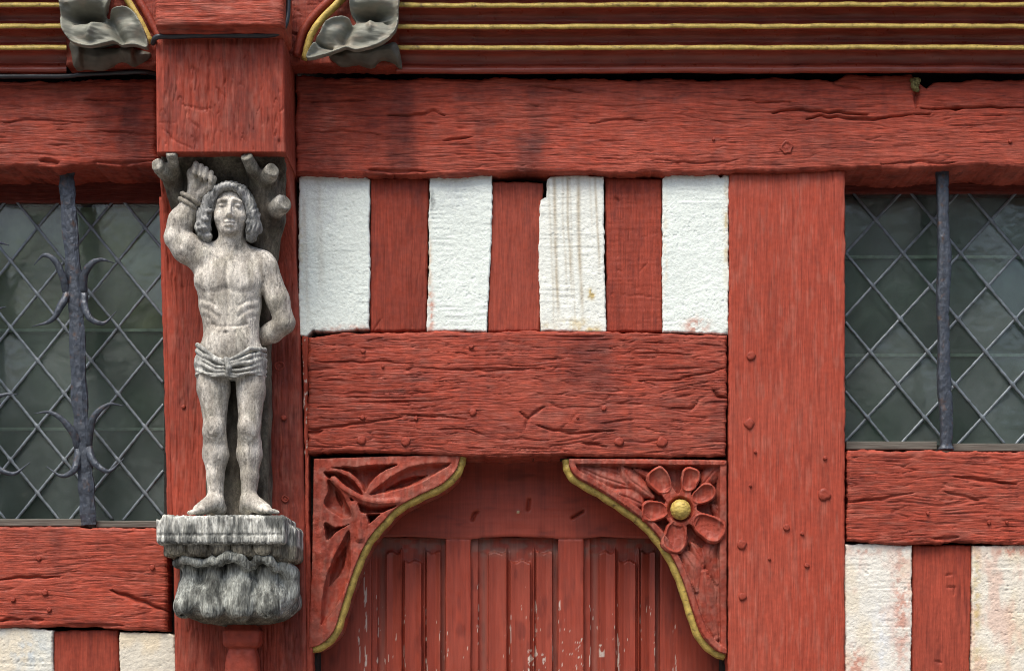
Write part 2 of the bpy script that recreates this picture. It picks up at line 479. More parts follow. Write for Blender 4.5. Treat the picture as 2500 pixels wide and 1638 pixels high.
def glass_mat():
    m, nt, N, L = new_mat('old_leaded_glass')
    out = N.new('ShaderNodeOutputMaterial')
    tr = N.new('ShaderNodeBsdfTransparent'); tr.inputs[0].default_value = (.80, .86, .80, 1)
    gl = N.new('ShaderNodeBsdfGlossy'); gl.inputs['Roughness'].default_value = .12
    df = N.new('ShaderNodeBsdfDiffuse'); df.inputs[0].default_value = (.25, .295, .29, 1)
    fr = N.new('ShaderNodeFresnel'); fr.inputs[0].default_value = 1.5
    tc = N.new('ShaderNodeTexCoord'); oi = N.new('ShaderNodeObjectInfo')
    def noise(s, d):
        n = N.new('ShaderNodeTexNoise'); n.inputs['Scale'].default_value = s; n.inputs['Detail'].default_value = d
        L.new(tc.outputs['Object'], n.inputs['Vector']); return n.outputs['Fac']
    def rng(src, a0, a1, b0, b1):
        r = N.new('ShaderNodeMapRange'); r.inputs[1].default_value = a0; r.inputs[2].default_value = a1; r.inputs[3].default_value = b0; r.inputs[4].default_value = b1
        L.new(src, r.inputs[0]); return r.outputs[0]
    def mul(x, y):
        q = N.new('ShaderNodeMath'); q.operation = 'MULTIPLY'; L.new(x, q.inputs[0]); L.new(y, q.inputs[1]); return q.outputs[0]
    bm = N.new('ShaderNodeBump'); bm.inputs['Strength'].default_value = .22; bm.inputs['Distance'].default_value = .006
    L.new(noise(22, 2), bm.inputs['Height']); L.new(bm.outputs[0], gl.inputs['Normal']); L.new(bm.outputs[0], fr.inputs['Normal'])
    # film of grime: fine speckle x broad patches x each pane's own amount
    fac = mul(mul(rng(noise(60, 3), .3, .75, .15, .24), rng(noise(5, 1), .3, .7, .4, 1.35)), rng(oi.outputs['Random'], 0, 1, .35, 1.35))
    m1 = N.new('ShaderNodeMixShader'); L.new(fac, m1.inputs[0]); L.new(tr.outputs[0], m1.inputs[1]); L.new(df.outputs[0], m1.inputs[2])
    m2 = N.new('ShaderNodeMixShader'); L.new(fr.outputs[0], m2.inputs[0]); L.new(m1.outputs[0], m2.inputs[1]); L.new(gl.outputs[0], m2.inputs[2])
    L.new(m2.outputs[0], out.inputs[0])
    return m
M['glass'] = glass_mat()

RED = np.array([.290, .0475, .0255], np.float32)

def wood_h(axis, seed, amp=1., checks=1., steps=0., warp=1., broad=3., knots=(), cracks=(), fine=1., gap=9., ln=1.):
    """weathered timber relief in mm"""
    def fn(px, py):
        a, c = (px, py) if axis == 'h' else (py, px)
        a0 = a; a = a / ln
        cc = c + warp * (16 * (fbm(a / 420, c / 150, 2, seed) - .5) + 7 * (fbm(a / 130, c / 60, 2, seed + 1) - .5))
        for (ka, kc, r, s) in knots:
            e = np.exp(-(((a0 - ka) / (1.9 * r)) ** 2 + ((c - kc) / r) ** 2))
            cc = cc - s * (c - kc) * e
        n1 = .55 * vn(a / 62, cc / (gap * .7), seed + 2) + .45 * vn(a / 190, cc / gap, seed + 14); n2 = vn(a / 30, cc / 3.1, seed + 3)
        h = amp * (1.9 * (n1 - .5) + 1.3 * fine * (n2 - .5)) + broad * (fbm(a / 300, c / 80, 2, seed + 4) - .5)
        pat = ss(.35, .62, fbm(a / 240, c / 60, 2, seed + 5))
        g = vn(a / 58, cc / 5., seed + 6)
        h = h - checks * 4.2 * ss(.74, .9, g) * pat
        if steps:
            ph = cc / 13. + 1.9 * vn(a / 60, c / 30, seed + 7) + .9 * vn(a / 22, c / 12, seed + 9)
            s = ph - np.floor(ph)
            if axis == 'v': s = 1 - s
            h = h + steps * 2.6 * (np.minimum(s / .85, (1 - s) / .15) - .5) * (.35 + .65 * ss(.3, .6, fbm(a / 160, c / 70, 2, seed + 8)))
        z = vn(a / 95, cc / 10.5, seed + 15); z2 = vn(a / 60, cc / 7., seed + 16)
        h = h - checks * 4.2 * np.exp(-((z - .5) / .026) ** 2) * ss(.5, .62, vn(a / 55, c / 18, seed + 17))
        h = h - checks * 3. * np.exp(-((z2 - .5) / .036) ** 2) * ss(.52, .64, vn(a / 34, c / 13, seed + 18))
        for (pts, dep, wid) in cracks:
            d, t = seg_dist(px + 3.5 * (vn(px / 16, py / 16, seed + 11) - .5), py + 6 * (vn(px / 22, py / 22, seed + 12) - .5), pts)
            h = h - dep * np.exp(-(d / (wid * (.35 + 1.3 * np.sin(np.pi * np.clip(t, .06, .94))))) ** 2)
        return h
    return fn

def red_c(seed, axis='h', stains=(), tone=1., dust=0., chips=(), even=0.):
    """paint colour: faded and darker drifts, grime in the open grain, water stains and painted shade, chips"""
    def fn(px, py, h):
        a, c = (px, py) if axis == 'h' else (py, px)
        v = fbm(px / 210, py / 210, 3, seed + 20); w = fbm(a / 150, c / 14, 3, seed + 21); g = vn(a / 50, c / 3.6, seed + 22)
        k = 1 + (1 - even) * ((.72 + .54 * v) * (.86 + .28 * w) * (.9 + .2 * g) - 1); k = tone * k
        C = RED * k[..., None]
        fade = (ss(.5, .8, fbm(a / 90, c / 30, 3, seed + 23)) * .25 + ss(.5, .7, fbm(px / 260, py / 200, 2, seed + 27)) * .3)[..., None]
        C = C * (1 - fade) + np.array([.35, .076, .046]) * fade
        dk = ss(.62, .82, fbm(a / 70, c / 20, 3, seed + 24))[..., None] * .5 * (1 - even)
        C = C * (1 - dk) + np.array([.13, .024, .017]) * dk
        dr = ((1 - even) * .3 * ss(.56, .8, fbm(px / 22, py / 260, 3, seed + 25)) * ss(.35, .65, fbm(px / 120, py / 90, 2, seed + 26)))[..., None]
        C = C * (1 - dr) + np.array([.10, .022, .017]) * dr
        for (x0, x1, y0, y1, s) in stains:
            wx = (x1 - x0) * .22; n = 26 * (vn(px / 40, py / 40, seed + 30) - .5)
            m = ss(x0 - wx, x0 + wx, px + n) * (1 - ss(x1 - wx, x1 + wx, px + n)) * ss(y0 - 20, y0 + 20, py) * (1 - ss(y1 - 25, y1 + 25, py + n))
            m = (m * s * (.65 + .6 * fbm(px / 50, py / 18, 2, seed + 31)))[..., None]
            C = C * (1 - np.clip(m, 0, .85)) + np.array([.075, .019, .016]) * np.clip(m, 0, .85)
        if dust:
            d = (dust * ss(.5, .8, fbm(a / 40, c / 9, 3, seed + 33)))[..., None]
            C = C * (1 - d) + np.array([.40, .16, .115]) * d
        for (x0, x1, y0, y1, th, kx, ky) in chips:
            m = (px > x0) & (px < x1) & (py > y0) & (py < y1)
            n = vn(px / kx, py / ky, seed + 35) * .6 + vn(px / (kx * .5), py / (ky * .4), seed + 36) * .4
            w = (m * ss(th, th + .05, n) * .9)[..., None]
            C = C * (1 - w) + np.array([.58, .5, .43]) * w
        return C.astype(np.float32)
    return fn

# ---------------------------------------------------------------- the setting
gz = -1.56
street = pyd('street', [(-300, -300, gz), (300, -300, gz), (300, 300, gz), (-300, 300, gz)], [(0, 1, 2, 3)], M['street'])
street['kind'] = 'structure'

def opposite_house():  # put in out of view to block low sky light and darken pane reflections
    t = empty('opposite_house', (1.25, -9.2, gz), 'plain rendered house across the street, seen only in the window panes', 'house')
    yw = -9.2
    def blk(name, x0, x1, y0, y1, z0, z1, mat, par):
        V = [(x, y, z) for z in (z0, z1) for (x, y) in ((x0, y0), (x1, y0), (x1, y1), (x0, y1))]
        return pyd(name, V, [(3, 2, 1, 0), (4, 5, 6, 7), (0, 1, 5, 4), (1, 2, 6, 5), (2, 3, 7, 6), (3, 0, 4, 7)], mat, par, colr=(.3, .28, .24))
    blk('wall', -16, 18, yw - 5, yw, gz, 2.6, M['render'], t)
    pyd('roof', [(-16.3, yw + .35, 2.55), (18.3, yw + .35, 2.55), (18.3, yw - 3, 4.6), (-16.3, yw - 3, 4.6), (18.3, yw - 6.3, 2.55), (-16.3, yw - 6.3, 2.55)], [(0, 1, 2, 3), (3, 2, 4, 5), (0, 3, 5), (1, 4, 2), (0, 5, 4, 1)], M['slate'], t)
    for x in range(-14, 18, 3):
        for z in (-.6,):
            w = blk('window', x - .5, x + .5, yw - .1, yw + .03, z, z + 1.5, M['sill'], t)
            blk('pane', x - .42, x + .42, yw - .1, yw + .036, z + .08, z + 1.42, M['slate'], w)
opposite_house()
wall = empty('timber_framed_wall', (1.25, .1, gz), 'red painted timber frame wall with white plaster infill panels', 'wall')

# rough dark core behind the timbers, running down to the street
core = [(-420, 2920, -72, 392, -60), (412, 770, 395, 3198, -45), (722, 1790, 404, 1113, -48), (1770, 2062, 395, 3198, -51),
        (-420, 420, 1300, 3198, -54), (2050, 2920, 1112, 3198, -57), (760, 1780, 2000, 3198, -130)]
CV, CF = [], []
for (x0, x1, y0, y1, f) in core:
    b = len(CV)
    CV += [tuple(v) for v in conv([(x, y, q) for q in (f, -340) for (x, y) in ((x0, y1), (x1, y1), (x1, y0), (x0, y0))], 0)]
    CF += [tuple(b + i for i in q) for q in ((0, 1, 2, 3), (4, 0, 3, 7), (1, 5, 6, 2), (3, 2, 6, 7), (4, 5, 1, 0))]
pyd('wall_core', CV, CF, M['core'], wall)
box_mm('room_back_wall', -440, 2940, 60, 3198, -420, -350, M['core'], wall, ref=0)
# the jettied storey above the picture
box_mm('upper_wall', -440, 2940, -1700, -75, -420, 118, M['wood_h'], wall, ref=0, colr=tuple(RED))

# horizontal beams ------------------------------------------------
beam = slab('beam', [(722, 186), (1000, 190), (1400, 190), (1700, 192), (1960, 190), (2036, 199), (2066, 182), (2226, 180), (2238, 198), (2262, 216), (2280, 201), (2400, 192), (2860, 190)],
     [(722, 424), (1050, 428), (1320, 421), (1500, 424), (1780, 420), (1930, 417), (2065, 411), (2200, 414), (2340, 409), (2400, 404), (2500, 411), (2860, 410)],
     28, 260, M['wood_h'], wall,
     wood_h('h', 3, amp=.42, checks=.5, steps=.1, ln=1.3, warp=1.5, knots=((1640, 330, 60, .6), (1240, 330, 30, .5)),
            cracks=(([(1885, 276), (1935, 269), (2000, 272), (2120, 279)], 9, 2.2), ([(1969, 292), (2006, 284), (2134, 291), (2154, 286), (2271, 279)], 9, 2.2),
                    ([(2238, 205), (2238, 262)], 14, 4), ([(2246, 265), (2330, 266), (2420, 263), (2500, 264)], 9, 1.6), ([(2325, 265), (2350, 265)], 12, 3),
                    ([(2036, 203), (2066, 214), (2110, 222)], 6, 2), ([(1290, 212), (1345, 214), (1420, 226)], 6, 1.8), ([(950, 284), (1005, 283), (1060, 272), (1085, 280)], 7, 2),
                    ([(1080, 344), (1125, 338), (1150, 333)], 7, 2), ([(760, 250), (820, 246), (890, 245)], 6, 2), ([(745, 325), (830, 322), (930, 330)], 4, 2),
                    ([(1800, 242), (1860, 250), (1930, 252)], 5, 1.6), ([(1440, 300), (1520, 292), (1580, 296)], 5, 1.6), ([(900, 412), (960, 418), (1040, 420)], 8, 3),
                    ([(1590, 392), (1700, 398), (1780, 396)], 4, 1.6), ([(2150, 400), (2260, 396), (2330, 399)], 5, 2))),
     red_c(3, 'h', stains=((952, 1012, 205, 425, .42), (1290, 1345, 205, 360, .35), (1260, 1320, 330, 420, .5), (740, 830, 180, 425, .35)), dust=.12),  # last band paints the corbel block's soft shadow onto the beam
     du=4.5, dv=1.7, bevel=9, wob=3.2, seed=5)
tag(beam, 'long rough red beam with dark water stains and a split upper edge')
lbeam = slab('beam', [(-360, 196), (100, 198), (380, 192)], [(-360, 402), (60, 408), (140, 411), (230, 404), (384, 406)], 24, 260, M['wood_h'], wall,
     wood_h('h', 13, amp=.42, checks=.5, steps=.1, ln=1.3, warp=1.5, knots=((110, 372, 40, .7),),
            cracks=(([(205, 242), (280, 244), (350, 240)], 5, 2), ([(10, 300), (90, 292), (200, 300)], 4, 2), ([(240, 318), (330, 330), (375, 328)], 4, 2), ([(100, 392), (140, 400)], 10, 5), ([(230, 395), (300, 402), (372, 392)], 7, 3))),
     red_c(13, 'h', stains=((296, 345, 200, 400, .5),), tone=.92, dust=.15), du=4.5, dv=1.7, bevel=9, wob=3, seed=15)
lintel = slab('beam', [(752, 822), (800, 815), (905, 810), (1300, 808), (1600, 812), (1776, 818)], [(750, 1106), (900, 1104), (1150, 1116), (1400, 1112), (1600, 1116), (1772, 1112)],
     12, 190, M['wood_h'], wall,
     wood_h('h', 23, amp=.42, checks=.8, steps=.27, warp=1.8, ln=1.25, knots=((1335, 1015, 80, .85), (1715, 980, 48, .8), (1560, 1075, 45, .6), (1140, 1075, 45, .5)),
            cracks=(([(1270, 1003), (1288, 1020), (1284, 1050)], 8, 2.2), ([(1288, 1020), (1330, 992)], 6, 1.8), ([(1312, 1038), (1352, 1052), (1410, 1057), (1500, 1050)], 8, 2.0),
                    ([(1422, 1082), (1480, 1090)], 7, 2.5), ([(1640, 996), (1690, 998), (1706, 978)], 7, 2), ([(1740, 952), (1752, 966), (1775, 968)], 10, 2.4),
                    ([(752, 1046), (800, 1044), (920, 1028), (980, 1018)], 6, 1.8), ([(980, 1012), (1140, 1022)], 5, 1.6), ([(750, 1055), (785, 1052)], 10, 4),
                    ([(770, 884), (840, 882), (1010, 886)], 5, 1.6), ([(1030, 900), (1200, 905), (1330, 900)], 5, 1.8), ([(1560, 930), (1660, 925), (1770, 900)], 5, 1.6))),
     red_c(23, 'h', stains=((1385, 1490, 822, 945, .5), (1440, 1520, 930, 1080, .3), (1005, 1045, 815, 1000, .2), (1110, 1150, 900, 960, .2)), dust=.2),
     du=4., dv=1.5, bevel=8, wob=2.2, seed=25)
tag(lintel, 'deeply grained red lintel beam over the door')
rrail = slab('rail', [(2072, 1098), (2500, 1102), (2860, 1104)], [(2070, 1320), (2200, 1330), (2320, 1324), (2500, 1328), (2860, 1328)], 14, 170, M['wood_h'], wall,
     wood_h('h', 33, amp=.42, checks=.65, steps=.2, warp=1.6, ln=1.25, knots=((2310, 1195, 40, .8),),
            cracks=(([(2075, 1228), (2130, 1221), (2230, 1203)], 6, 2.5), ([(2330, 1165), (2400, 1172), (2480, 1182)], 8, 2.4), ([(2305, 1200), (2350, 1212), (2390, 1222)], 6, 2), ([(2280, 1316), (2340, 1310)], 7, 3))),
     red_c(33, 'h', dust=.25, tone=1.03), du=4., dv=1.6, bevel=8, wob=2.5, seed=35)
lrail = slab('rail', [(-360, 1284), (405, 1288)], [(-360, 1530), (60, 1532), (200, 1530), (330, 1538), (408, 1541)], 14, 170, M['wood_h'], wall,
     wood_h('h', 43, amp=.45, checks=.5, steps=.12, ln=1.4, knots=((250, 1440, 60, .6),),
            cracks=(([(0, 1413), (70, 1410), (145, 1406)], 9, 2.2), ([(270, 1440), (330, 1462), (408, 1492)], 12, 3), ([(0, 1514), (50, 1512)], 7, 3), ([(75, 1511), (105, 1512)], 7, 3), ([(140, 1526), (220, 1528), (300, 1526)], 6, 3))),
     red_c(43, 'h', dust=.12, tone=1.02), du=4.5, dv=1.7, bevel=8, wob=2.2, seed=45)

# uprights --------------------------------------------------------
post = slab('post', [(1781, 420), (1900, 417), (2064, 412)], [(1778, 2050), (2062, 2050)], 10, 190, M['wood_v'], wall,
     wood_h('v', 53, amp=.55, checks=.12, warp=.45, broad=1.5, gap=5.2, ln=4., cracks=(([(1955, 1160), (1958, 1110), (1952, 1080)], 2, 2), ([(1950, 414), (1952, 450)], 3, 1.2), ([(1920, 416), (1921, 440)], 3, 1.2), ([(2032, 415), (2033, 445)], 3, 1.2))),
     red_c(53, 'v', dust=.25, tone=1.16, even=.6), left=[(1778, 2050), (1779, 1200), (1781, 420)], right=[(2062, 2050), (2064, 1100), (2064, 412)], du=1.9, dv=5., bevel=5, wob=1.2, seed=55)
tag(post, 'broad upright red post with fine straight grain and pegs')
STUDS = [([(904, 436), (960, 434), (1046, 436)], [(903, 809), (1042, 808)], 63, .92), ([(1202, 443), (1260, 442), (1326, 446)], [(1191, 810), (1318, 809)], 64, .9),
         ([(1478, 432), (1616, 436)], [(1481, 811), (1617, 811)], 65, .95), ([(130, 1540), (288, 1536)], [(130, 2050), (292, 2050)], 66, .93), ([(2229, 1329), (2372, 1330)], [(2220, 2050), (2364, 2050)], 67, .97)]
for tp, bt, sd_, tone in STUDS:
    ex = ()
    if sd_ == 67: ex = (([(2308, 1402), (2326, 1402)], 4, 1.6), ([(2308, 1435), (2330, 1433), (2328, 1450)], 4, 1.6), ([(2282, 1612), (2300, 1616)], 4, 2))
    if sd_ == 65: ex = (([(1500, 480), (1512, 492)], 5, 2), ([(1490, 718), (1610, 726)], 2.2, 1.0), ([(1548, 456), (1556, 500), (1552, 580)], 1.8, 1.), ([(1508, 660), (1522, 668)], 2, 1.4), ([(1560, 664), (1582, 640)], 2, 1.2))
    if sd_ == 63: ex = (([(1008, 480), (1007, 600), (1005, 700), (1006, 800)], 2.2, 1.4), ([(1030, 620), (1015, 720), (1008, 800)], 1.8, 1.2), ([(912, 806), (934, 776)], 3, 1.6))
    slab('stud', tp, bt, -6, 150, M['wood_v'], wall,
         wood_h('h' if sd_ == 65 else 'v', sd_, amp=.5, checks=.2, warp=1.1, broad=3., gap=5.5, ln=2.2, knots=((560, 1540, 60, .6),) if sd_ == 65 else (), cracks=ex), red_c(sd_, 'v', tone=tone), du=2., dv=3.2, bevel=5, wob=1.3, seed=sd_)

# plaster panels --------------------------------------------------
def plaster_h(seed):
    def fn(px, py):
        h = 5 * (fbm(px / 110, py / 150, 2, seed) - .5) + 1.5 * (fbm(px / 16, py / 11, 3, seed + 1) - .5) + .9 * (vn(px / 4.5, py / 4.5, seed + 2) - .5) + 1.6 * (vn(px / 70, py / 5, seed + 6) - .5) * ss(.45, .7, vn(px / 60, py / 60, seed + 7))
        return h - 1.7 * ss(.84, .94, vn(px / 5., py / 5., seed + 3)) * ss(.3, .6, vn(px / 40, py / 40, seed + 4))
    return fn
def plaster_c(seed, base=(.795, .868, .805), streaks=(), blots=(), pink=0., cream=0.):
    def fn(px, py, h):
        k = (.93 + .09 * fbm(px / 60, py / 60, 3, seed + 5)); C = np.array(base, np.float32) * k[..., None]
        if cream:
            m = (cream * ss(.42, .7, fbm(px / 45, py / 70, 3, seed + 6)))[..., None]; C = C * (1 - m) + np.array([.72, .63, .47]) * m
        if pink:
            m = (pink * ss(.5, .72, fbm(px / 30, py / 60, 3, seed + 7)))[..., None]; C = C * (1 - m) + np.array([.66, .40, .31]) * m
        for (x, w, y0, y1, s) in streaks:
            xx = x + .035 * (py - y0) + 4 * (vn(py / 90, px * 0, seed + int(x)) - .5)
            m = np.exp(-((px - xx) / w) ** 2) * ss(y0 - 10, y0 + 10, py) * (1 - ss(y1 - 60, y1 + 60, py)) * s * (.5 + .8 * fbm(px / 6, py / 40, 2, seed + 8))
            m = np.clip(m, 0, .8)[..., None]; C = C * (1 - m) + np.array([.38, .31, .2]) * m
        for (x, y, rx, ry, s, cl) in blots:
            d = ((px - x) / rx) ** 2 + ((py - y) / ry) ** 2
            m = np.clip(s * np.exp(-d) * (.2 + 1.5 * ss(.35, .7, fbm(px / 9, py / 12, 3, seed + 9))), 0, .85)[..., None]
            C = C * (1 - m) + np.array(cl) * m
        return C.astype(np.float32)
    return fn
PK = (.55, .26, .19); GY = (.2, .21, .2); OC = (.5, .36, .1); BG = (.55, .6, .62)
PANELS = [
    ([(729, 434), (742, 426), (820, 424), (890, 428), (903, 438)], [(730, 818), (748, 820), (762, 806), (830, 810), (901, 803)], None, None, 70, dict(streaks=((775, 9, 430, 700, .22), (742, 5, 480, 780, .25)), blots=((850, 802, 50, 8, .6, PK), (775, 810, 18, 9, .9, GY), (735, 600, 8, 120, .3, (.6, .56, .36)), (800, 500, 40, 60, .25, BG)))),
    ([(1050, 428), (1060, 423), (1130, 425), (1202, 424)], [(1042, 808), (1188, 810)], [(1042, 808), (1046, 620), (1050, 428)], [(1188, 810), (1198, 600), (1202, 424)], 71, dict(blots=((1050, 760, 9, 50, .9, PK), (1048, 640, 6, 90, .45, (.62, .45, .3)), (1055, 490, 8, 22, .6, GY), (1120, 480, 60, 40, .22, BG)))),
    ([(1336, 438), (1344, 430), (1400, 428), (1474, 432)], [(1320, 808), (1480, 810)], [(1320, 808), (1314, 640), (1316, 500), (1320, 488), (1333, 486), (1336, 438)], [(1480, 810), (1476, 600), (1474, 432)], 72,
     dict(base=(.80, .83, .76), streaks=((1352, 4.5, 430, 760, .75), (1372, 3, 430, 700, .4), (1384, 3.5, 430, 700, .65), (1410, 5, 430, 760, .7), (1454, 3, 430, 640, .7), (1440, 3, 430, 560, .3), (1392, 2, 430, 800, .35), (1340, 3, 440, 800, .35)), blots=((1443, 718, 9, 11, 1.1, OC), (1440, 806, 40, 8, .5, OC), (1330, 800, 20, 10, .4, OC), (1410, 790, 50, 14, .3, OC)))),
    ([(1618, 436), (1630, 426), (1700, 427), (1750, 424), (1760, 432), (1766, 425), (1780, 428)], [(1618, 810), (1700, 812), (1778, 816)], None, None, 73, dict(blots=((1700, 796, 26, 18, .8, PK), (1778, 808, 8, 10, 1., GY), (1625, 620, 5, 120, .3, (.65, .5, .3)), (1772, 560, 6, 110, .4, OC)))),
    ([(-360, 1532), (60, 1532), (129, 1538)], [(-360, 2050), (128, 2050)], None, None, 74, dict(base=(.70, .70, .62), cream=.7, blots=((70, 1590, 50, 40, .5, (.5, .56, .58)),))),
    ([(292, 1542), (360, 1544), (414, 1546)], [(294, 2050), (432, 2050)], [(294, 2050), (292, 1542)], [(432, 2050), (431, 1620), (424, 1552), (414, 1546)], 75, dict(base=(.66, .62, .52), cream=.9)),
    ([(2064, 1328), (2140, 1327), (2227, 1330)], [(2063, 2050), (2219, 2050)], None, None, 76, dict(base=(.76, .74, .66), cream=.55, pink=.3, blots=((2200, 1480, 22, 160, .55, PK), (2090, 1620, 30, 40, .6, PK), (2110, 1345, 40, 10, .4, PK), (2150, 1560, 24, 110, .5, (.72, .74, .74))))),
    ([(2375, 1331), (2500, 1330), (2860, 1330)], [(2367, 2050), (2860, 2050)], None, None, 77, dict(base=(.74, .70, .60), cream=.7, pink=.5, blots=((2470, 1345, 40, 12, .7, PK), (2384, 1480, 10, 150, .4, OC)))),
]
for tp, bt, lf, rt, sd_, kw in PANELS:
    o = slab('plaster_panel', tp, bt, 3, 120, M['plaster'], wall, plaster_h(sd_), plaster_c(sd_, **kw), left=lf, right=rt, du=2., dv=2., bevel=3.5, wob=1.7, seed=sd_)
    if sd_ == 72: tag(o, 'plaster panel with brown drip streaks')
    if sd_ in (76, 77): tag(o, 'plaster panel with rosy paint smears')

# pegs and nail heads, each on its own timber --------------------
def peg_mesh(r, seed, ring=False):
    n, V, F = 12, [], []
    rs = random.Random(seed)
    prof = [(1., -4), (1., 2.2), (.86, 4.2), (.5, 4.8), (.0, 4.4)] if not ring else [(1., -4), (1., 2.5), (.75, 2.5), (.6, -1), (.3, .5), (0, .6)]
    jit = [1 + rs.uniform(-.16, .16) for _ in range(n)]
    for q, (k, z) in enumerate(prof[:-1]):
        for i in range(n):
            t = 2 * math.pi * i / n
            V.append((r * k * jit[i] * math.cos(t) / 1000, -(z + rs.uniform(-.8, .8)) / 1000, r * k * jit[i] * math.sin(t) / 1000))
    V.append((0, -prof[-1][1] / 1000, 0))
    m = len(prof) - 1
    for q in range(m - 1):
        for i in range(n):
            F.append((q * n + i, q * n + (i + 1) % n, (q + 1) * n + (i + 1) % n, (q + 1) * n + i))
    for i in range(n): F.append(((m - 1) * n + i, (m - 1) * n + (i + 1) % n, m * n))
    me = bpy.data.meshes.new('peg')
    me.from_pydata(V, [], F); me.polygons.foreach_set('use_smooth', [True] * len(F))
    ca = me.color_attributes.new('Col', 'FLOAT_COLOR', 'POINT')
    ca.data.foreach_set('color', np.tile(np.array([*(RED * .92), 1], np.float32), len(V)))
    me.materials.append(M['carved_red']); return me
PEGS = {}
def peg(owner, px, py, r, f, ring=False, name='peg'):
    key = (int(r), ring, (int(px) % 3))
    if key not in PEGS: PEGS[key] = peg_mesh(r, len(PEGS), ring)
    o = bpy.data.objects.new(name, PEGS[key]); col.objects.link(o)
    o.parent = owner; o.matrix_parent_inverse = Matrix()
    o.location = pt(px, py, f); o.rotation_euler = (0, random.Random(px).uniform(0, 6), 0)
for (x, y, r) in ((1833, 869, 11), (1829, 1034, 13), (2012, 1207, 15), (1811, 1329, 12), (1812, 1456, 10), (1920, 1287, 8), (1958, 1302, 5), (1844, 1103, 4), (1970, 1380, 6), (1878, 1364, 4), (2014, 1118, 5), (1832, 1185, 4)):
    peg(post, x, y, r, 10)
for (x, y, r) in ((882, 1074, 11), (990, 1078, 11), (1616, 1079, 13), (1511, 1078, 11), (1154, 1006, 9), (886, 857, 6), (1150, 846, 6), (1016, 1021, 5), (885, 1019, 6), (1474, 997, 6), (1410, 1019, 4), (935, 895, 4)):
    peg(lintel, x, y, r, 12)
peg(beam, 1920, 361, 15, 28, ring=True); peg(beam, 1742, 341, 4, 28); peg(beam, 2466, 346, 5, 28)
for (x, y, r) in ((95, 1363, 6), (110, 1446, 8), (32, 1463, 6), (372, 1385, 7), (120, 1488, 6)): peg(lrail, x, y, r, 14)
for (x, y, r) in ((2414, 1275, 5), (2458, 1275, 4), (2265, 1253, 4)): peg(rrail, x, y, r, 14)

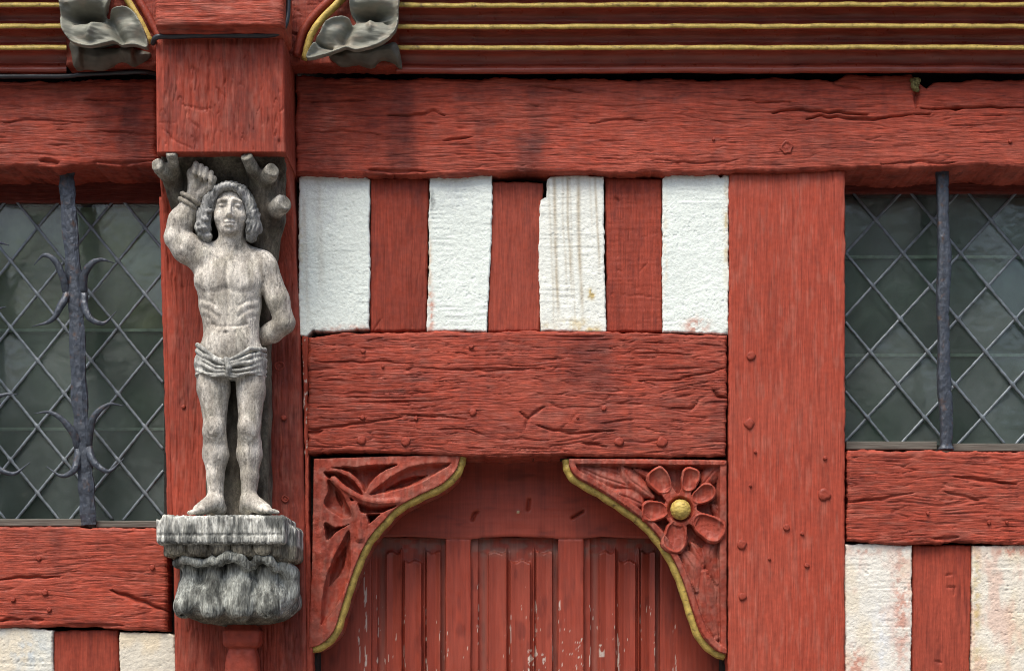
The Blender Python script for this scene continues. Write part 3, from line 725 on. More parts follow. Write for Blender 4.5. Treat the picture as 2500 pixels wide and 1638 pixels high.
# ---------------------------------------------------------------- the corbelled post behind the statue
def corbel():
    # profile up the post: (py, how far the front stands out)
    prof = [(2050, 14), (900, 14), (700, 15), (640, 20), (580, 34), (520, 54), (470, 78), (430, 104), (400, 136), (384, 162), (375, 196), (372, 203), (300, 203), (200, 204), (110, 205), (92, 204)]
    ys = np.r_[np.arange(2050, 700, -6.), np.arange(700, 372, -3.), np.arange(372, 90, -3.)]
    pr = np.array(prof)[::-1]
    f = np.interp(ys, pr[:, 0], pr[:, 1])
    xs = np.linspace(0, 1, 150)
    s = (DIST - f / 1000) / DIST
    # real x of the two edges: post 400..737 px at the wall, corbel block as seen at its own depth
    xl = np.interp(ys, [92, 372, 373, 520, 1280, 2050], [379, 381, 382, 397, 421, 432]); xr = np.interp(ys, [92, 372, 520, 800, 1200, 2050], [692, 697, 716, 731, 742, 752])
    xl = CX * 1000 + (xl - CX * 1000) * s; xr = CX * 1000 + (xr - CX * 1000) * s
    px = xl[None] + (xr - xl)[None] * xs[:, None] + 0 * f[None]; py = ys[None] + 0 * px
    h = wood_h('v', 83, amp=.6, checks=.7, warp=.8, gap=7.5, broad=3,
               cracks=(([(546, 96), (548, 160), (545, 250), (541, 272)], 6, 1.8), ([(500, 290), (520, 306), (528, 322)], 1.7, 1.5), ([(440, 315), (470, 345), (512, 366)], 1.7, 1.6), ([(596, 120), (598, 260)], 1.4, 1.4),
                       ([(445, 150), (448, 215)], 1.4, 3), ([(430, 300), (470, 302)], 1.1, 2), ([(560, 212), (592, 244)], 1.7, 1.5), ([(487, 256), (530, 266), (555, 262)], 2.2, 2.5), ([(505, 298), (522, 312), (514, 362)], 1.9, 1.8), ([(640, 140), (642, 340)], 1.1, 2), ([(455, 240), (457, 330)], 1.4, 2.2), ([(660, 820), (664, 1000), (668, 1200)], 1.7, 3), ([(700, 700), (705, 1100), (712, 1500)], 2.2, 3), ([(640, 700), (642, 900)], 1.7, 2), ([(424, 1000), (425, 1250), (432, 1600)], 1.7, 2)))(px, py)
    rough = ss(560, 680, px) * ss(760, 1000, py)
    h = h + rough * 3.2 * (fbm(px / 14, py / 26, 3, 90) - .5)
    e = np.minimum(xs, 1 - xs)[:, None] * 320
    q = 1 - np.clip(e / 7, 0, 1); h = h - 7 * (1 - np.sqrt(1 - q * q))
    below = np.clip((py - 372) / 300, 0, 1) * (py < 700)
    P = np.stack([px, py, f[None] + h], -1)
    C = red_c(83, 'v', stains=((445, 475, 150, 340, .45), (585, 650, 140, 330, .35), (480, 525, 290, 370, .4), (400, 690, 96, 125, .3), (640, 735, 700, 1250, .42), (690, 745, 1000, 1640, .45), (425, 480, 640, 1000, .3)), dust=.22, tone=1.0)(px, py, h)
    nu, nv = px.shape
    V = P.reshape(-1, 3); idx = np.arange(nu * nv).reshape(nu, nv)
    W = np.empty_like(V); W[:, 0] = V[:, 0] / 1000; W[:, 1] = -V[:, 2] / 1000
    sv = np.tile(s[None], (nu, 1)).ravel(); W[:, 2] = CZ + ((1638 - V[:, 1]) / 1000 - CZ) * sv
    Fq = np.stack([idx[:-1, :-1], idx[1:, :-1], idx[1:, 1:], idx[:-1, 1:]], -1).reshape(-1, 4)
    allV, allF, allC = [W], [Fq], [C.reshape(-1, 3)]
    n0 = len(W)
    for side in (0, -1):                                   # side faces run back into the wall, grained
        ring = idx[side]; A = W[ring]; cols = 14; k0 = n0
        for j in range(cols):
            t = j / (cols - 1); B = A.copy(); B[:, 1] = A[:, 1] * (1 - t) + .06 * t
            if 0 < t < 1: B[:, 0] += (vn(np.full(nv, j * .9), ys / 60, 91) - .5) * .003
            allV.append(B); allC.append(C.reshape(-1, 3)[ring] * .97)
        g = np.arange(cols * nv).reshape(cols, nv) + k0
        qd = np.stack([g[:-1, :-1], g[1:, :-1], g[1:, 1:], g[:-1, 1:]], -1).reshape(-1, 4)
        if side == 0: qd = qd[:, ::-1]
        allF.append(qd); n0 += cols * nv
    # top cap
    ring = idx[:, -1]; A = W[ring]; B = A.copy(); B[:, 1] = .06
    allV += [A, B]; allC += [C.reshape(-1, 3)[ring]] * 2
    k = np.arange(nu - 1) + n0; allF.append(np.stack([k, k + 1, k + 1 + nu, k + nu], 1))
    return mesh_np('corbel_post', np.concatenate(allV), np.concatenate(allF), M['wood_v'], wall, np.concatenate(allC))
cpost = corbel()
tag(cpost, 'red corner post swelling into a square corbel block at the top')
for (x, y, r, rg) in ((682, 893, 12, True), (696, 1218, 9, True), (693, 1020, 7, False), (448, 993, 5, False)): peg(cpost, x, y, r, 14, ring=rg)
# narrow painted strips either side of the post
slab('filler_strip', [(737, 815), (752, 822)], [(750, 2050), (772, 2050)], 2, 120, M['wood_v'], wall, wood_h('v', 93, amp=.6, checks=.6, gap=6), red_c(93, 'v', chips=((735, 760, 815, 1120, .72, 4, 10),)), left=[(750, 2050), (744, 1200), (737, 815)], right=[(772, 2050), (758, 1400), (752, 1110), (752, 822)], du=2, dv=4, bevel=3, wob=1.5, seed=93)
slab('filler_strip', [(388, 480), (401, 480)], [(408, 1268), (424, 1268)], 4, 150, M['wood_v'], wall, wood_h('v', 94, amp=.5, checks=.3), red_c(94, 'v'), du=2, dv=5, bevel=3, wob=1, seed=94)

# joist end over the corbel: a block with a rounded lower edge
def joist():
    g = Carve((365, 100, -90), (705, 272, 95), 3.)
    g.box((379, -88, 104), (694, 76, 262), 16, 2)
    g.cone((379, 82, 250), (700, 82, 250), 16, 16, 6, sub=True)
    V, Q, G = g.mesh()
    V[:, 2] += (2.5 * (vn(V[:, 0] / 70, V[:, 1] / 6, 95) - .5) + 3 * (fbm(V[:, 0] / 60, V[:, 1] / 30, 2, 96) - .5)) * (G[:, 2] > .3)
    V[:, 1] += 5 * (fbm(V[:, 0] / 50, V[:, 0] * 0, 2, 97) - .5) * (V[:, 1] > 40)
    return mesh_np('joist_end', conv(V, 250), Q, M['wood_h'], wall, red_c(95, 'h', dust=.3, tone=1.12)(V[:, 0], V[:, 1], 0))
joist()

# ---------------------------------------------------------------- moulded jetty beams with gilded fillets
def moulding(name, x0, x1, label):
    t = empty(name, pt((x0 + x1) / 2, 178, 40), label, 'moulding', 'moulded jetty beams')
    # profile points (py, F): each hollow starts upright, then sweeps out to the fillet above it
    prof, fil = [(180, 30)], []
    prof += [(178, 58), (174, 64), (168, 66), (162, 63), (158, 56)]
    base = 54
    for gy in (116, 64, 12, -40):
        for a in np.linspace(0, 90, 9):
            prof.append((gy + 42 - 35 * math.sin(R(a)), base + 40 * (1 - math.cos(R(a)))))
        fil.append((gy, base + 40))
        prof += [(gy + 4, base + 41), (gy - 3, base + 40), (gy - 8, base + 25)]
        base += 20
    prof += [(-75, base), (-78, 40)]
    pr = np.array(prof, float)
    xs = np.arange(x0, x1 + 1, 9.)
    wv = 5 * (fbm(xs / 420, xs * 0, 2, 7) - .5)
    n, m = len(xs), len(pr)
    py = pr[None, :, 0] + wv[:, None] + 1.6 * (vn(xs[:, None] / 40, pr[None, :, 0] / 20, 8) - .5)
    ff = pr[None, :, 1] + 2.2 * (vn(xs[:, None] / 60, pr[None, :, 0] / 14, 9) - .5)
    P = np.stack([xs[:, None] + 0 * py, py, ff], -1).reshape(-1, 3)
    idx = np.arange(n * m).reshape(n, m)
    Q = np.stack([idx[:-1, :-1], idx[1:, :-1], idx[1:, 1:], idx[:-1, 1:]], -1).reshape(-1, 4)
    W = conv_each(P)
    o = mesh_np('beam', W, Q, M['moulding'], t, red_c(101, 'h', dust=.15, tone=.82)(P[:, 0], P[:, 1], 0))
    for gy, f in fil:
        V = []; ring = 8
        for i, x in enumerate(xs):
            for k in range(ring):
                a = 2 * math.pi * k / ring
                r = 5.9 + 1.8 * (float(vn(np.array(x / 25), np.array(gy * .1 + k * .3), 12)) - .5)
                V.append((x, gy + wv[i] + 1.6 * (float(vn(np.array(x / 30), np.array(gy), 13)) - .5) + r * math.sin(a), f + 1.5 + r * .95 * math.cos(a)))
        F = [(i * ring + k, i * ring + (k + 1) % ring, (i + 1) * ring + (k + 1) % ring, (i + 1) * ring + k) for i in range(n - 1) for k in range(ring)]
        pyd('gilded_fillet', conv_each(V), F, M['gold'], t, smooth=True)
    return t
moulding('moulded_beam', 968, 2860, 'long moulded red beam with gilded fillets running to the right edge')
moulding('moulded_beam', -360, 166, 'short moulded red beam with gilded fillets left of the corbel')

# ---------------------------------------------------------------- door
door = empty('door', pt(1270, 3198, -118), 'red panelled door with linenfold carving and flaking paint', 'door')
flat = lambda px, py: .8 * (fbm(px / 8, py / 120, 2, 201) - .5) + 1.2 * (fbm(px / 150, py / 150, 2, 202) - .5)
def rail_h(px, py):
    h = flat(py, px)
    for pts in ([(1153, 1268), (1158, 1252), (1164, 1250)], [(1289, 1243), (1292, 1219)], [(1398, 1263), (1424, 1247)]):
        d, _ = seg_dist(px, py, pts); h = h - 14 * np.exp(-(d / 3.2) ** 2)
    d = np.hypot(px - 1265, py - 1249); return h + 4 * np.exp(-(d / 3.5) ** 2)
def rail_col(px, py, h):
    C = red_c(203, 'h', tone=1.0)(px, py, h)
    d = np.hypot(px - 1265, py - 1249); m = (d < 3.2)[..., None]
    return np.where(m, np.array([.6, .45, .25]), C).astype(np.float32)
def arch(x):       # slightly wavy under-edge of the top rail
    return 1311 + 4 * math.cos((x - 1256) / 33.)
slab('top_rail', [(770, 1100), (1775, 1100)], [(770, 1312), (905, 1311), (990, 1309), (1040, 1311), (1088, 1315), (1149, 1316), (1180, 1311), (1256, 1309), (1330, 1311), (1363, 1315), (1425, 1314), (1470, 1309), (1540, 1312), (1610, 1315), (1775, 1315)],
     -118, 60, M['door'], door, rail_h, rail_col, du=3, dv=3, bevel=2, wob=.6, seed=203)
def chip_band(x0, x1, y0, y1, th, kx=2.6, ky=26.): return (x0, x1, y0, y1, th + .06, kx, ky)
for (x0, x1, sd_, ch) in ((770, 906, 204, (chip_band(888, 896, 1390, 2050, .52), chip_band(872, 880, 1520, 2050, .62))), (1088, 1149, 205, (chip_band(1125, 1149, 1500, 2050, .73), chip_band(1086, 1094, 1540, 1600, .6))),
                         (1363, 1425, 206, (chip_band(1362, 1368, 1420, 2050, .60), chip_band(1366, 1424, 1500, 2050, .74, 2.6, 7), chip_band(1366, 1424, 1560, 2050, .70, 2.6, 7))), (1612, 1775, 207, (chip_band(1640, 1652, 1430, 2050, .66),))):
    slab('stile', [(x0, 1314), (x1, 1314)], [(x0, 2050), (x1, 2050)], -120, 60, M['door'], door, flat, red_c(sd_, 'v', chips=ch, tone=1.02), du=1.8, dv=4, bevel=2, wob=.5, seed=sd_)
    for xe in ((892, 640) if sd_ in (204,) else ()): pass
def fold_panel(x0, x1, sd_, chips):
    w = x1 - x0; k = w / 214.
    # linenfold profile across the panel: (fraction, height mm) and where each fold ends at the top
    xp = [0, .085, .09, .20, .205, .29, .40, .405, .43, .45, .455, .52, .60, .675, .68, .71, .715, .745, .75, .86, .93, .935, 1.]
    hp = [0, 0, -13, -12, 5, 0, 7, 12, -9, -9, 10, 5, 4, 10, -9, -9, 12, -10, 9, 1, 8, -12, -12]
    def hf(px, py):
        u = (px - x0) / w
        h = np.interp(u, xp, hp)
        top = 1348 + 22 * ((u > .45) & (u < .68)) - 8 * np.exp(-((np.abs(u - .565) - .155) / .012) ** 2) + 3 * np.sin(u * 40)
        m = ss(-1.5, 1.5, py - top)
        fl = np.where((u > .09) & (u < .935), -11., np.interp(u, xp, hp))
        return h * m + fl * (1 - m) + .7 * (fbm(px / 5, py / 90, 2, sd_) - .5)
    ed = tuple(chip_band(x0 + f * w - 2.5, x0 + f * w + 2.5, 1420 + 40 * i, 2050, .56) for i, f in enumerate((.085, .745, .45, .93)))
    cf = red_c(sd_, 'v', tone=1.02, chips=ed + chips)
    def dusty(px, py, h):
        m = (.75 * ss(.35, .6, fbm(px / 22, py / 12, 2, sd_ + 3)) * (1 - ss(1338, 1372, py)) + .5 * np.exp(-((px - x0 - .15 * w) / 6) ** 2) + .5 * np.exp(-((px - x0 - .96 * w) / 6) ** 2))[..., None] * .7
        return (cf(px, py, h) * (1 - m) + np.array([.19, .12, .095]) * m).astype(np.float32)
    slab('linenfold_panel', [(x0, 1312), (x1, 1312)], [(x0, 2050), (x1, 2050)], -134, 45, M['door'], door, hf, dusty, du=1.3, dv=3, bevel=.5, wob=.2, seed=sd_)
G2 = lambda *a: a
fold_panel(906, 1088, 211, (chip_band(905, 1088, 1480, 2050, .78),))
fold_panel(1149, 1363, 212, (chip_band(1225, 1320, 1430, 2050, .77), chip_band(1288, 1312, 1585, 1628, .50, 6, 12), chip_band(1322, 1332, 1590, 1630, .45, 6, 12), chip_band(1234, 1300, 1560, 1640, .74)))
fold_panel(1425, 1612, 213, (chip_band(1440, 1600, 1460, 2050, .765), chip_band(1462, 1476, 1572, 1602, .40, 7, 12)))

# ---------------------------------------------------------------- leaded windows
def clip_poly(poly, x0, x1, y0, y1):
    for ax, lim, sg in ((0, x0, 1), (0, x1, -1), (1, y0, 1), (1, y1, -1)):
        out = []
        for i in range(len(poly)):
            p, q = poly[i - 1], poly[i]
            a, b = sg * (p[ax] - lim), sg * (q[ax] - lim)
            if (a < 0) != (b < 0):
                t = a / (a - b); out.append((p[0] + (q[0] - p[0]) * t, p[1] + (q[1] - p[1]) * t))
            if b >= 0: out.append(q)
        poly = out
        if not poly: return []
    return poly

def leaded(x0, x1, y0, y1, org, ex, ey, label, fg, sheets, bars, top, sill, seed):
    rs = random.Random(seed)
    t = empty('leaded_window', pt((x0 + x1) / 2, y1, fg), label, 'window')
    ex, ey, org = np.array(ex, float), np.array(ey, float), np.array(org, float)
    for i in range(-14, 15):
        for j in range(-4, 22):
            if (i + j) % 2 == 0: continue
            c = org + i * ex + j * ey
            poly = clip_poly([tuple(c - ex), tuple(c - ey), tuple(c + ex), tuple(c + ey)], x0, x1, y0, y1)
            if len(poly) < 3: continue
            A = abs(sum(poly[k - 1][0] * poly[k][1] - poly[k][0] * poly[k - 1][1] for k in range(len(poly)))) / 2
            if A < 60: continue
            tx, ty = rs.uniform(-.07, .07), rs.uniform(-.07, .07)
            n = len(poly)
            V = [(x, y, fg + (x - c[0]) * tx + (y - c[1]) * ty) for x, y in poly] + [(x, y, fg - 3 + (x - c[0]) * tx + (y - c[1]) * ty) for x, y in poly]
            F = [tuple(range(n)), tuple(range(2 * n - 1, n - 1, -1))] + [(k, n + k, n + (k + 1) % n, (k + 1) % n) for k in range(n)]
            pyd('pane', conv(V, fg), F, M['glass'], t)
    # cames: one strip of lead per line, with solder swellings where they cross
    for sg in (1, -1):
        d = ex + sg * ey; L = np.hypot(*d)
        for k in range(-30, 31, 2):
            p0 = org + k * ex
            ts = []
            for s in np.linspace(-30, 30, 2401):
                q = p0 + d * s
                if x0 <= q[0] <= x1 and y0 <= q[1] <= y1: ts.append(s)
            if len(ts) < 6: continue
            S = np.arange(ts[0], ts[-1], .05); pts, rad = [], []
            for s in S:
                q = p0 + d * s
                near = abs(s - round(s)) * L
                pts.append((q[0] + rs.uniform(-.5, .5), q[1], fg + 3 + (2. if sg > 0 else 0)))
                rad.append(3.5 + (2.6 * max(0, 1 - near / 9) if sg > 0 else 0) + rs.uniform(-.25, .25))
            if len(pts) > 2: tube('came', pts, rad, M['lead'], t, n=7, flat=.65, f0=fg)
    # inner glazing behind the leads
    ys = [y0 - 30] + bars + [y1 + 20]
    for k in range(len(ys) - 1):
        ya, yb = ys[k] + 3, ys[k + 1] - 3
        cl = sheets[min(k, len(sheets) - 1)]
        nx, ny = 24, 24
        gx, gy = np.meshgrid(np.linspace(x0 - 25, x1 + 25, nx), np.linspace(ya, yb, ny), indexing='ij')
        P = np.stack([gx, gy, fg - 34 + 5 * (fbm(gx / 120, gy / 120, 2, seed + k) - .5)], -1).reshape(-1, 3)
        idx = np.arange(nx * ny).reshape(nx, ny)
        Q = np.stack([idx[:-1, 1:], idx[1:, 1:], idx[1:, :-1], idx[:-1, :-1]], -1).reshape(-1, 4)
        mm = ss(.35, .65, fbm(P[:, 0] / 90, P[:, 1] / 110, 3, seed + 40 + k))[:, None]
        C = np.array(cl)[None] * (.8 + .4 * mm)
        mesh_np('inner_pane', conv(P, fg), Q, M['inner'], t, C.astype(np.float32))
    for b in bars: box_mm('inner_bar', x0 - 25, x1 + 25, b - 3.5, b + 3.5, fg - 34, fg - 20, M['innerbar'], t, ref=fg)
    box_mm('window_head', x0 - 40, x1 + 40, top[0], top[1], fg - 70, fg + 12, M['wood_h'], t, ref=fg + 12, bevel=.004, colr=(.12, .022, .014))  # head red darkened for the deep soffit's shade and dirt
    for s in sill: box_mm('sill_strip', s[0], s[1], s[2], s[3], fg - 60, s[4], M['sill'], t, ref=s[4], bevel=.002)
    box_mm('window_jamb', x0 - 62, x0 - 3, y0 - 60, y1 + 40, fg - 70, fg + 20, M['core'], t, ref=fg)
    box_mm('window_jamb', x1 + 3, x1 + 62, y0 - 60, y1 + 40, fg - 70, fg + 20, M['core'], t, ref=fg)
    return t
leaded(-320, 402, 478, 1272, (93, 557), (65.5, 0), (0, 80.8), 'diamond leaded window beside the statue, behind barbed iron bars', -135,
       [(.44, .44, .30), (.22, .28, .21), (.16, .20, .17)], [802, 1044], (400, 494), [(-330, 206, 1266, 1284, -40), (234, 412, 1271, 1287, -42)], 301)
leaded(2062, 2840, 452, 1086, (2137, 539), (70.2, 0), (-3.4, 80.1), 'diamond leaded window at the right with one twisted bar', -135,
       [(.17, .19, .175), (.24, .285, .26), (.27, .33, .285)], [622, 863], (395, 472), [(2066, 2288, 1077, 1097, -34), (2326, 2850, 1082, 1101, -36)], 302)

# ---------------------------------------------------------------- window bars
def barbed_bar(spine, w, barbs, label, seed):
    t = empty('iron_bar', pt(spine[-1][0], spine[-1][1], -30), label, 'window bar', 'barbed window bars')
    sp = smooth_line(spine, 14)
    tube('shaft', [(x, y, -30) for x, y in sp], [w * (1 + .07 * math.sin(i * .7 + seed)) for i in range(len(sp))], M['iron'], t, n=8, flat=.4, square=True, rough=.16, seed=seed, smooth=False)
    for k, b in enumerate(barbs):
        p = smooth_line(b, 7); n = len(p)
        rad = [max(1.2, 10.5 * (1 - (i / (n - 1)) ** 2.1) ) for i in range(n)]
        tube('barb', [(x, y, -30 + 16 * math.sin(math.pi * .75 * i / (n - 1))) for i, (x, y) in enumerate(p)], rad, M['iron'], t, n=8, flat=.55, rough=.25, seed=seed + k, f0=-30)
    return t
barbed_bar([(163, 405), (165, 470), (177, 640), (185, 740), (193, 950), (203, 1080), (210, 1180), (217, 1281)], 18.5,
           [[(164, 715), (156, 680), (138, 640), (112, 627), (86, 650)], [(203, 715), (207, 676), (226, 648), (252, 638), (281, 645)], [(166, 715), (154, 745), (130, 785), (82, 800)], [(204, 715), (209, 752), (226, 782), (258, 792), (286, 763)],
            [(192, 1095), (184, 1065), (163, 1033), (128, 1009), (88, 1011)], [(215, 1090), (222, 1050), (236, 1016), (268, 990), (305, 992)], [(192, 1095), (190, 1130), (182, 1152), (154, 1163), (117, 1140)], [(215, 1090), (226, 1120), (246, 1142), (272, 1151), (305, 1120)]],
           'black barbed iron bar across the window next to the statue', 401)
barbed_bar([(-92, 405), (-90, 470), (-80, 640), (-70, 740), (-62, 950), (-52, 1080), (-46, 1180), (-40, 1281)], 18.5,
           [[(-92, 690), (-100, 655), (-118, 615), (-150, 600)], [(-54, 690), (-48, 640), (-28, 606), (0, 597), (26, 602)], [(-90, 700), (-104, 730), (-150, 770)], [(-52, 700), (-48, 735), (-30, 756), (-6, 758), (17, 752)],
            [(-62, 1070), (-70, 1040), (-95, 1000), (-130, 985)], [(-42, 1070), (-36, 1030), (-18, 985), (14, 966), (47, 964)], [(-62, 1080), (-66, 1120), (-100, 1150)], [(-40, 1075), (-30, 1110), (-2, 1143), (38, 1158), (76, 1130)]],
           'barbed iron bar at the left edge, only its barb tips in view', 402)
def twisted_bar():
    t = empty('iron_bar', pt(2306, 1100, -22), 'plain square iron bar with twisted edges across the right window', 'window bar')
    V, F, n = [], [], 16
    ys = np.arange(408, 1101, 3.)
    for i, y in enumerate(ys):
        cx = 2300 + 8 * (y - 408) / 692 + 2.2 * math.sin(y / 75.) + 1.2 * math.sin(y / 31.)
        r = 15.5 + 1.3 * math.sin(y / 47.) + (6 * ss(1085, 1100, np.array(y)))
        for k in range(n):
            a = 2 * math.pi * (k + .5) / n
            c, s = math.cos(a), math.sin(a)
            m = max(abs(c), abs(s)) ** .9
            rr = r / m
            # hammered notches winding down the right-hand edge
            ph = (y / 62. + a / (2 * math.pi) * 1.2) % 1.
            notch = math.exp(-((ph - .5) / .06) ** 2) * max(0, math.cos(a + .6)) * 9.
            rr -= notch + 1.2 * float(vn(np.array(y / 11.), np.array(k * .8), 17))
            V.append((cx + c * rr, y, -22 + s * rr * .7))
    N = len(ys)
    F = [(i * n + k, (i + 1) * n + k, (i + 1) * n + (k + 1) % n, i * n + (k + 1) % n) for i in range(N - 1) for k in range(n)]
    F += [tuple(range(n)), tuple(range(N * n - 1, (N - 1) * n - 1, -1))]
    pyd('shaft', conv(V, -22), F, M['iron'], t, smooth=True)
    return t
twisted_bar()

# ---------------------------------------------------------------- cables
def cable(pts, r, label, f0=None):
    o = tube('electric_cable', smooth_line(pts, 8), r, M['cable'], None, n=10, f0=f0, rough=.06)
    return tag(o, label, 'cable')
cable([(-340, 190, 62), (-100, 189, 62), (60, 187, 60), (160, 186, 58), (200, 182, 58), (290, 177, 56), (352, 174, 54), (385, 172, 30)], 5.4, 'black cable sagging along the left beam under the moulding', 60)
cable([(368, 97, 196), (384, 92, 222), (430, 90, 222), (520, 88, 224), (600, 89, 224), (660, 88, 224), (684, 80, 224), (697, 62, 222), (702, 30, 214), (703, -20, 210), (703, -75, 205)], 6.5, 'black cable wrapped under the joist end above the corbel', 220)

# ---------------------------------------------------------------- the carved saint
def grey(V, seed, light=(.46, .43, .375), dark=(.17, .16, .14), moss=.0, cut=(.32, .72)):
    x, y, f = V[:, 0], V[:, 1], V[:, 2]
    a = vn3(x / 34, y / 60, f / 34, seed) * .5 + vn3(x / 11, y / 30, f / 11, seed + 1) * .3 + vn3(x / 4.5, y / 22, f / 4.5, seed + 2) * .2
    m = ss(cut[0], cut[1], a)[:, None]
    C = np.array(dark) * (1 - m) + np.array(light) * m
    sp = ss(.72, .86, vn3(x / 5, y / 7, f / 5, seed + 3))[:, None] * .45
    C = C * (1 - sp) + np.array([.09, .085, .075]) * sp
    if moss:
        g = (moss * ss(.5, .75, vn3(x / 28, y / 28, f / 28, seed + 4)))[:, None]
        C = C * (1 - g) + np.array([.30, .31, .20]) * g
    return C.astype(np.float32)

def weather(V, G, seed, amp=1.):
    x, y, f = V[:, 0], V[:, 1], V[:, 2]
    d = amp * (1.1 * (vn3(x / 4.2, y / 24, f / 4.2, seed) - .5) + 1.1 * (vn3(x / 8, y / 14, f / 8, seed + 1) - .5))
    d = d - amp * 1.7 * ss(.8, .92, vn3(x / 3.6, y / 30, f / 3.6, seed + 2))
    return V + G * d[:, None]

def relief(V, G, strokes):
    """shallow carved lines (amp < 0) and swellings (amp > 0) on the faces turned to the front: (points, width, amp)"""
    w = ss(.05, .45, G[:, 2])
    d = np.zeros(len(V))
    for pts, wid, amp in strokes:
        xs = [p[0] for p in pts]; ys = [p[1] for p in pts]
        m = (V[:, 0] > min(xs) - 3 * wid) & (V[:, 0] < max(xs) + 3 * wid) & (V[:, 1] > min(ys) - 3 * wid) & (V[:, 1] < max(ys) + 3 * wid)
        if not m.any(): continue
        q, _ = seg_dist(V[m, 0], V[m, 1], pts if len(pts) > 1 else [pts[0], (pts[0][0] + .01, pts[0][1])])
        d[m] += amp * np.exp(-(q / wid) ** 2)
    V = V.copy(); V[:, 2] += d * w
    return V

statue = empty('saint_statue', pt(556, 1258, 115), 'weathered grey wooden figure tied to a tree, one arm raised, wearing a loincloth', 'statue')
SF = 150
def body():
    g = Carve((388, 24, 384), (722, 246, 1268), 2.)
    # torso
    g.ell((552, 668, 118), (83, 66, 50), 10)
    g.ell((556, 735, 116), (78, 70, 46), 26)
    g.ell((559, 800, 116), (68, 55, 41), 26)
    g.ell((556, 858, 118), (82, 52, 47), 26)
    g.ell((556, 832, 136), (52, 36, 30), 22)                     # belly
    g.ell((517, 684, 140), (42, 30, 20), 22); g.ell((594, 688, 140), (40, 30, 20), 22)    # breast
    # neck and shoulders
    g.cone((560, 612, 118), (562, 560, 132), 33, 31, 14)
    g.cone((575, 606, 112), (628, 630, 112), 24, 30, 20); g.cone((545, 606, 114), (492, 618, 120), 26, 34, 20)
    g.ell((641, 645, 116), (31, 36, 34), 14)
    # arm held behind the back
    g.cone((644, 650, 116), (672, 722, 112), 30, 28, 10); g.cone((672, 722, 112), (688, 776, 106), 28, 25, 10)
    g.cone((688, 780, 104), (655, 798, 84), 26, 25, 8); g.cone((655, 798, 84), (612, 812, 58), 25, 21, 8)
    # raised arm
    g.cone((488, 622, 122), (452, 600, 130), 38, 37, 16); g.cone((452, 600, 130), (430, 578, 134), 37, 31, 10)
    g.cone((428, 574, 134), (440, 536, 134), 30, 32, 8); g.cone((440, 536, 134), (468, 486, 132), 31, 22, 8)
    g.cone((468, 486, 132), (480, 462, 134), 22, 22, 6)
    # raised hand: palm, four curled fingers, thumb towards the hair
    g.ell((487, 450, 138), (29, 32, 22), 8, rot=18)
    g.cone((474, 452, 134), (472, 424, 144), 17, 16, 8); g.cone((472, 424, 146), (506, 432, 148), 15, 15, 8)
    for i in range(4):
        kx, ky = 480 + 12.5 * i, 405 + 6.5 * i + (2 if i == 3 else 0)
        r = (8.2, 8.6, 8.2, 7.2)[i]
        g.cone((474 + 10 * i, 430 + 5 * i, 146), (kx - 2, ky + 5, 156), r + 1.6, r + .6, 4)
        r = r * .86
        g.cone((kx - 2, ky + 3, 152), (kx + 2, ky + 1, 168), r, r, 1.2)
        g.cone((kx + 2, ky + 2, 169), (kx + 1, ky + 24, 174), r, r * .9, 1.)
        g.cone((kx + 1, ky + 24, 174), (kx - 1, ky + 29, 160), r * .88, r * .7, 1.)
    g.cone((494, 470, 146), (514, 458, 158), 12, 10.5, 7); g.cone((514, 458, 158), (524, 441, 164), 10, 8.2, 3)
    # head
    g.ell((562, 508, 132), (43, 58, 47), 8); g.ell((562, 536, 142), (37, 38, 36), 12)
    g.ell((563, 562, 160), (20, 15, 16), 12)                      # chin
    g.ell((541, 532, 160), (15, 14, 13), 10); g.ell((587, 533, 160), (14, 14, 13), 10)    # cheeks
    g.cone((540, 498, 170), (556, 496, 177), 6, 6, 7); g.cone((576, 496, 177), (590, 500, 170), 6, 6, 7)   # brows
    g.ell((547, 509, 184), (13, 8.5, 11), 6, sub=True); g.ell((583, 510, 184), (12, 8.5, 11), 6, sub=True)
    g.ell((547, 508, 168), (10, 6.5, 9), 1.5); g.ell((583, 509, 168), (9.5, 6.5, 9), 1.5)
    g.cone((566, 500, 177), (566, 530, 189), 4.2, 5.6, 4)         # nose
    g.ell((566, 533, 186), (6.5, 5, 8), 3); g.cone((560, 535, 181), (560, 536, 178), 4, 4, 3); g.cone((572, 535, 181), (572, 536, 178), 4, 4, 3)
    g.ell((565, 549, 176), (13, 4.2, 7), 4); g.ell((565, 557.5, 174), (11, 4.6, 8), 4)   # lips
    g.cone((552, 553, 184), (578, 553.5, 184), 2.2, 2.2, 2, sub=True)
    g.cone((555, 564, 178), (575, 564, 178), 3.5, 3.5, 5, sub=True)
    # legs
    g.cone((515, 895, 118), (516, 945, 120), 43, 39, 12); g.cone((516, 945, 120), (520, 1022, 126), 39, 28, 10)
    g.ell((519, 1050, 128), (29, 32, 30), 12); g.ell((522, 1040, 146), (18, 20, 14), 10)
    g.cone((519, 1078, 112), (519, 1104, 110), 30, 31, 14); g.cone((519, 1104, 110), (519, 1160, 114), 30, 21, 12); g.cone((519, 1160, 114), (520, 1212, 116), 21, 18.5, 8)
    g.cone((604, 895, 118), (608, 950, 120), 39, 34, 12); g.cone((608, 950, 120), (606, 1022, 126), 34, 28, 10)
    g.ell((604, 1048, 128), (28, 32, 30), 12); g.ell((600, 1038, 146), (17, 20, 14), 10)
    g.cone((603, 1078, 112), (602, 1104, 110), 30, 30, 14); g.cone((602, 1104, 110), (604, 1160, 114), 29, 21, 12); g.cone((604, 1160, 114), (601, 1210, 116), 21, 18.5, 8)
    # feet turned outwards
    g.cone((528, 1238, 108), (520, 1222, 118), 18, 20, 8); g.cone((516, 1224, 124), (486, 1245, 152), 23, 15, 10)
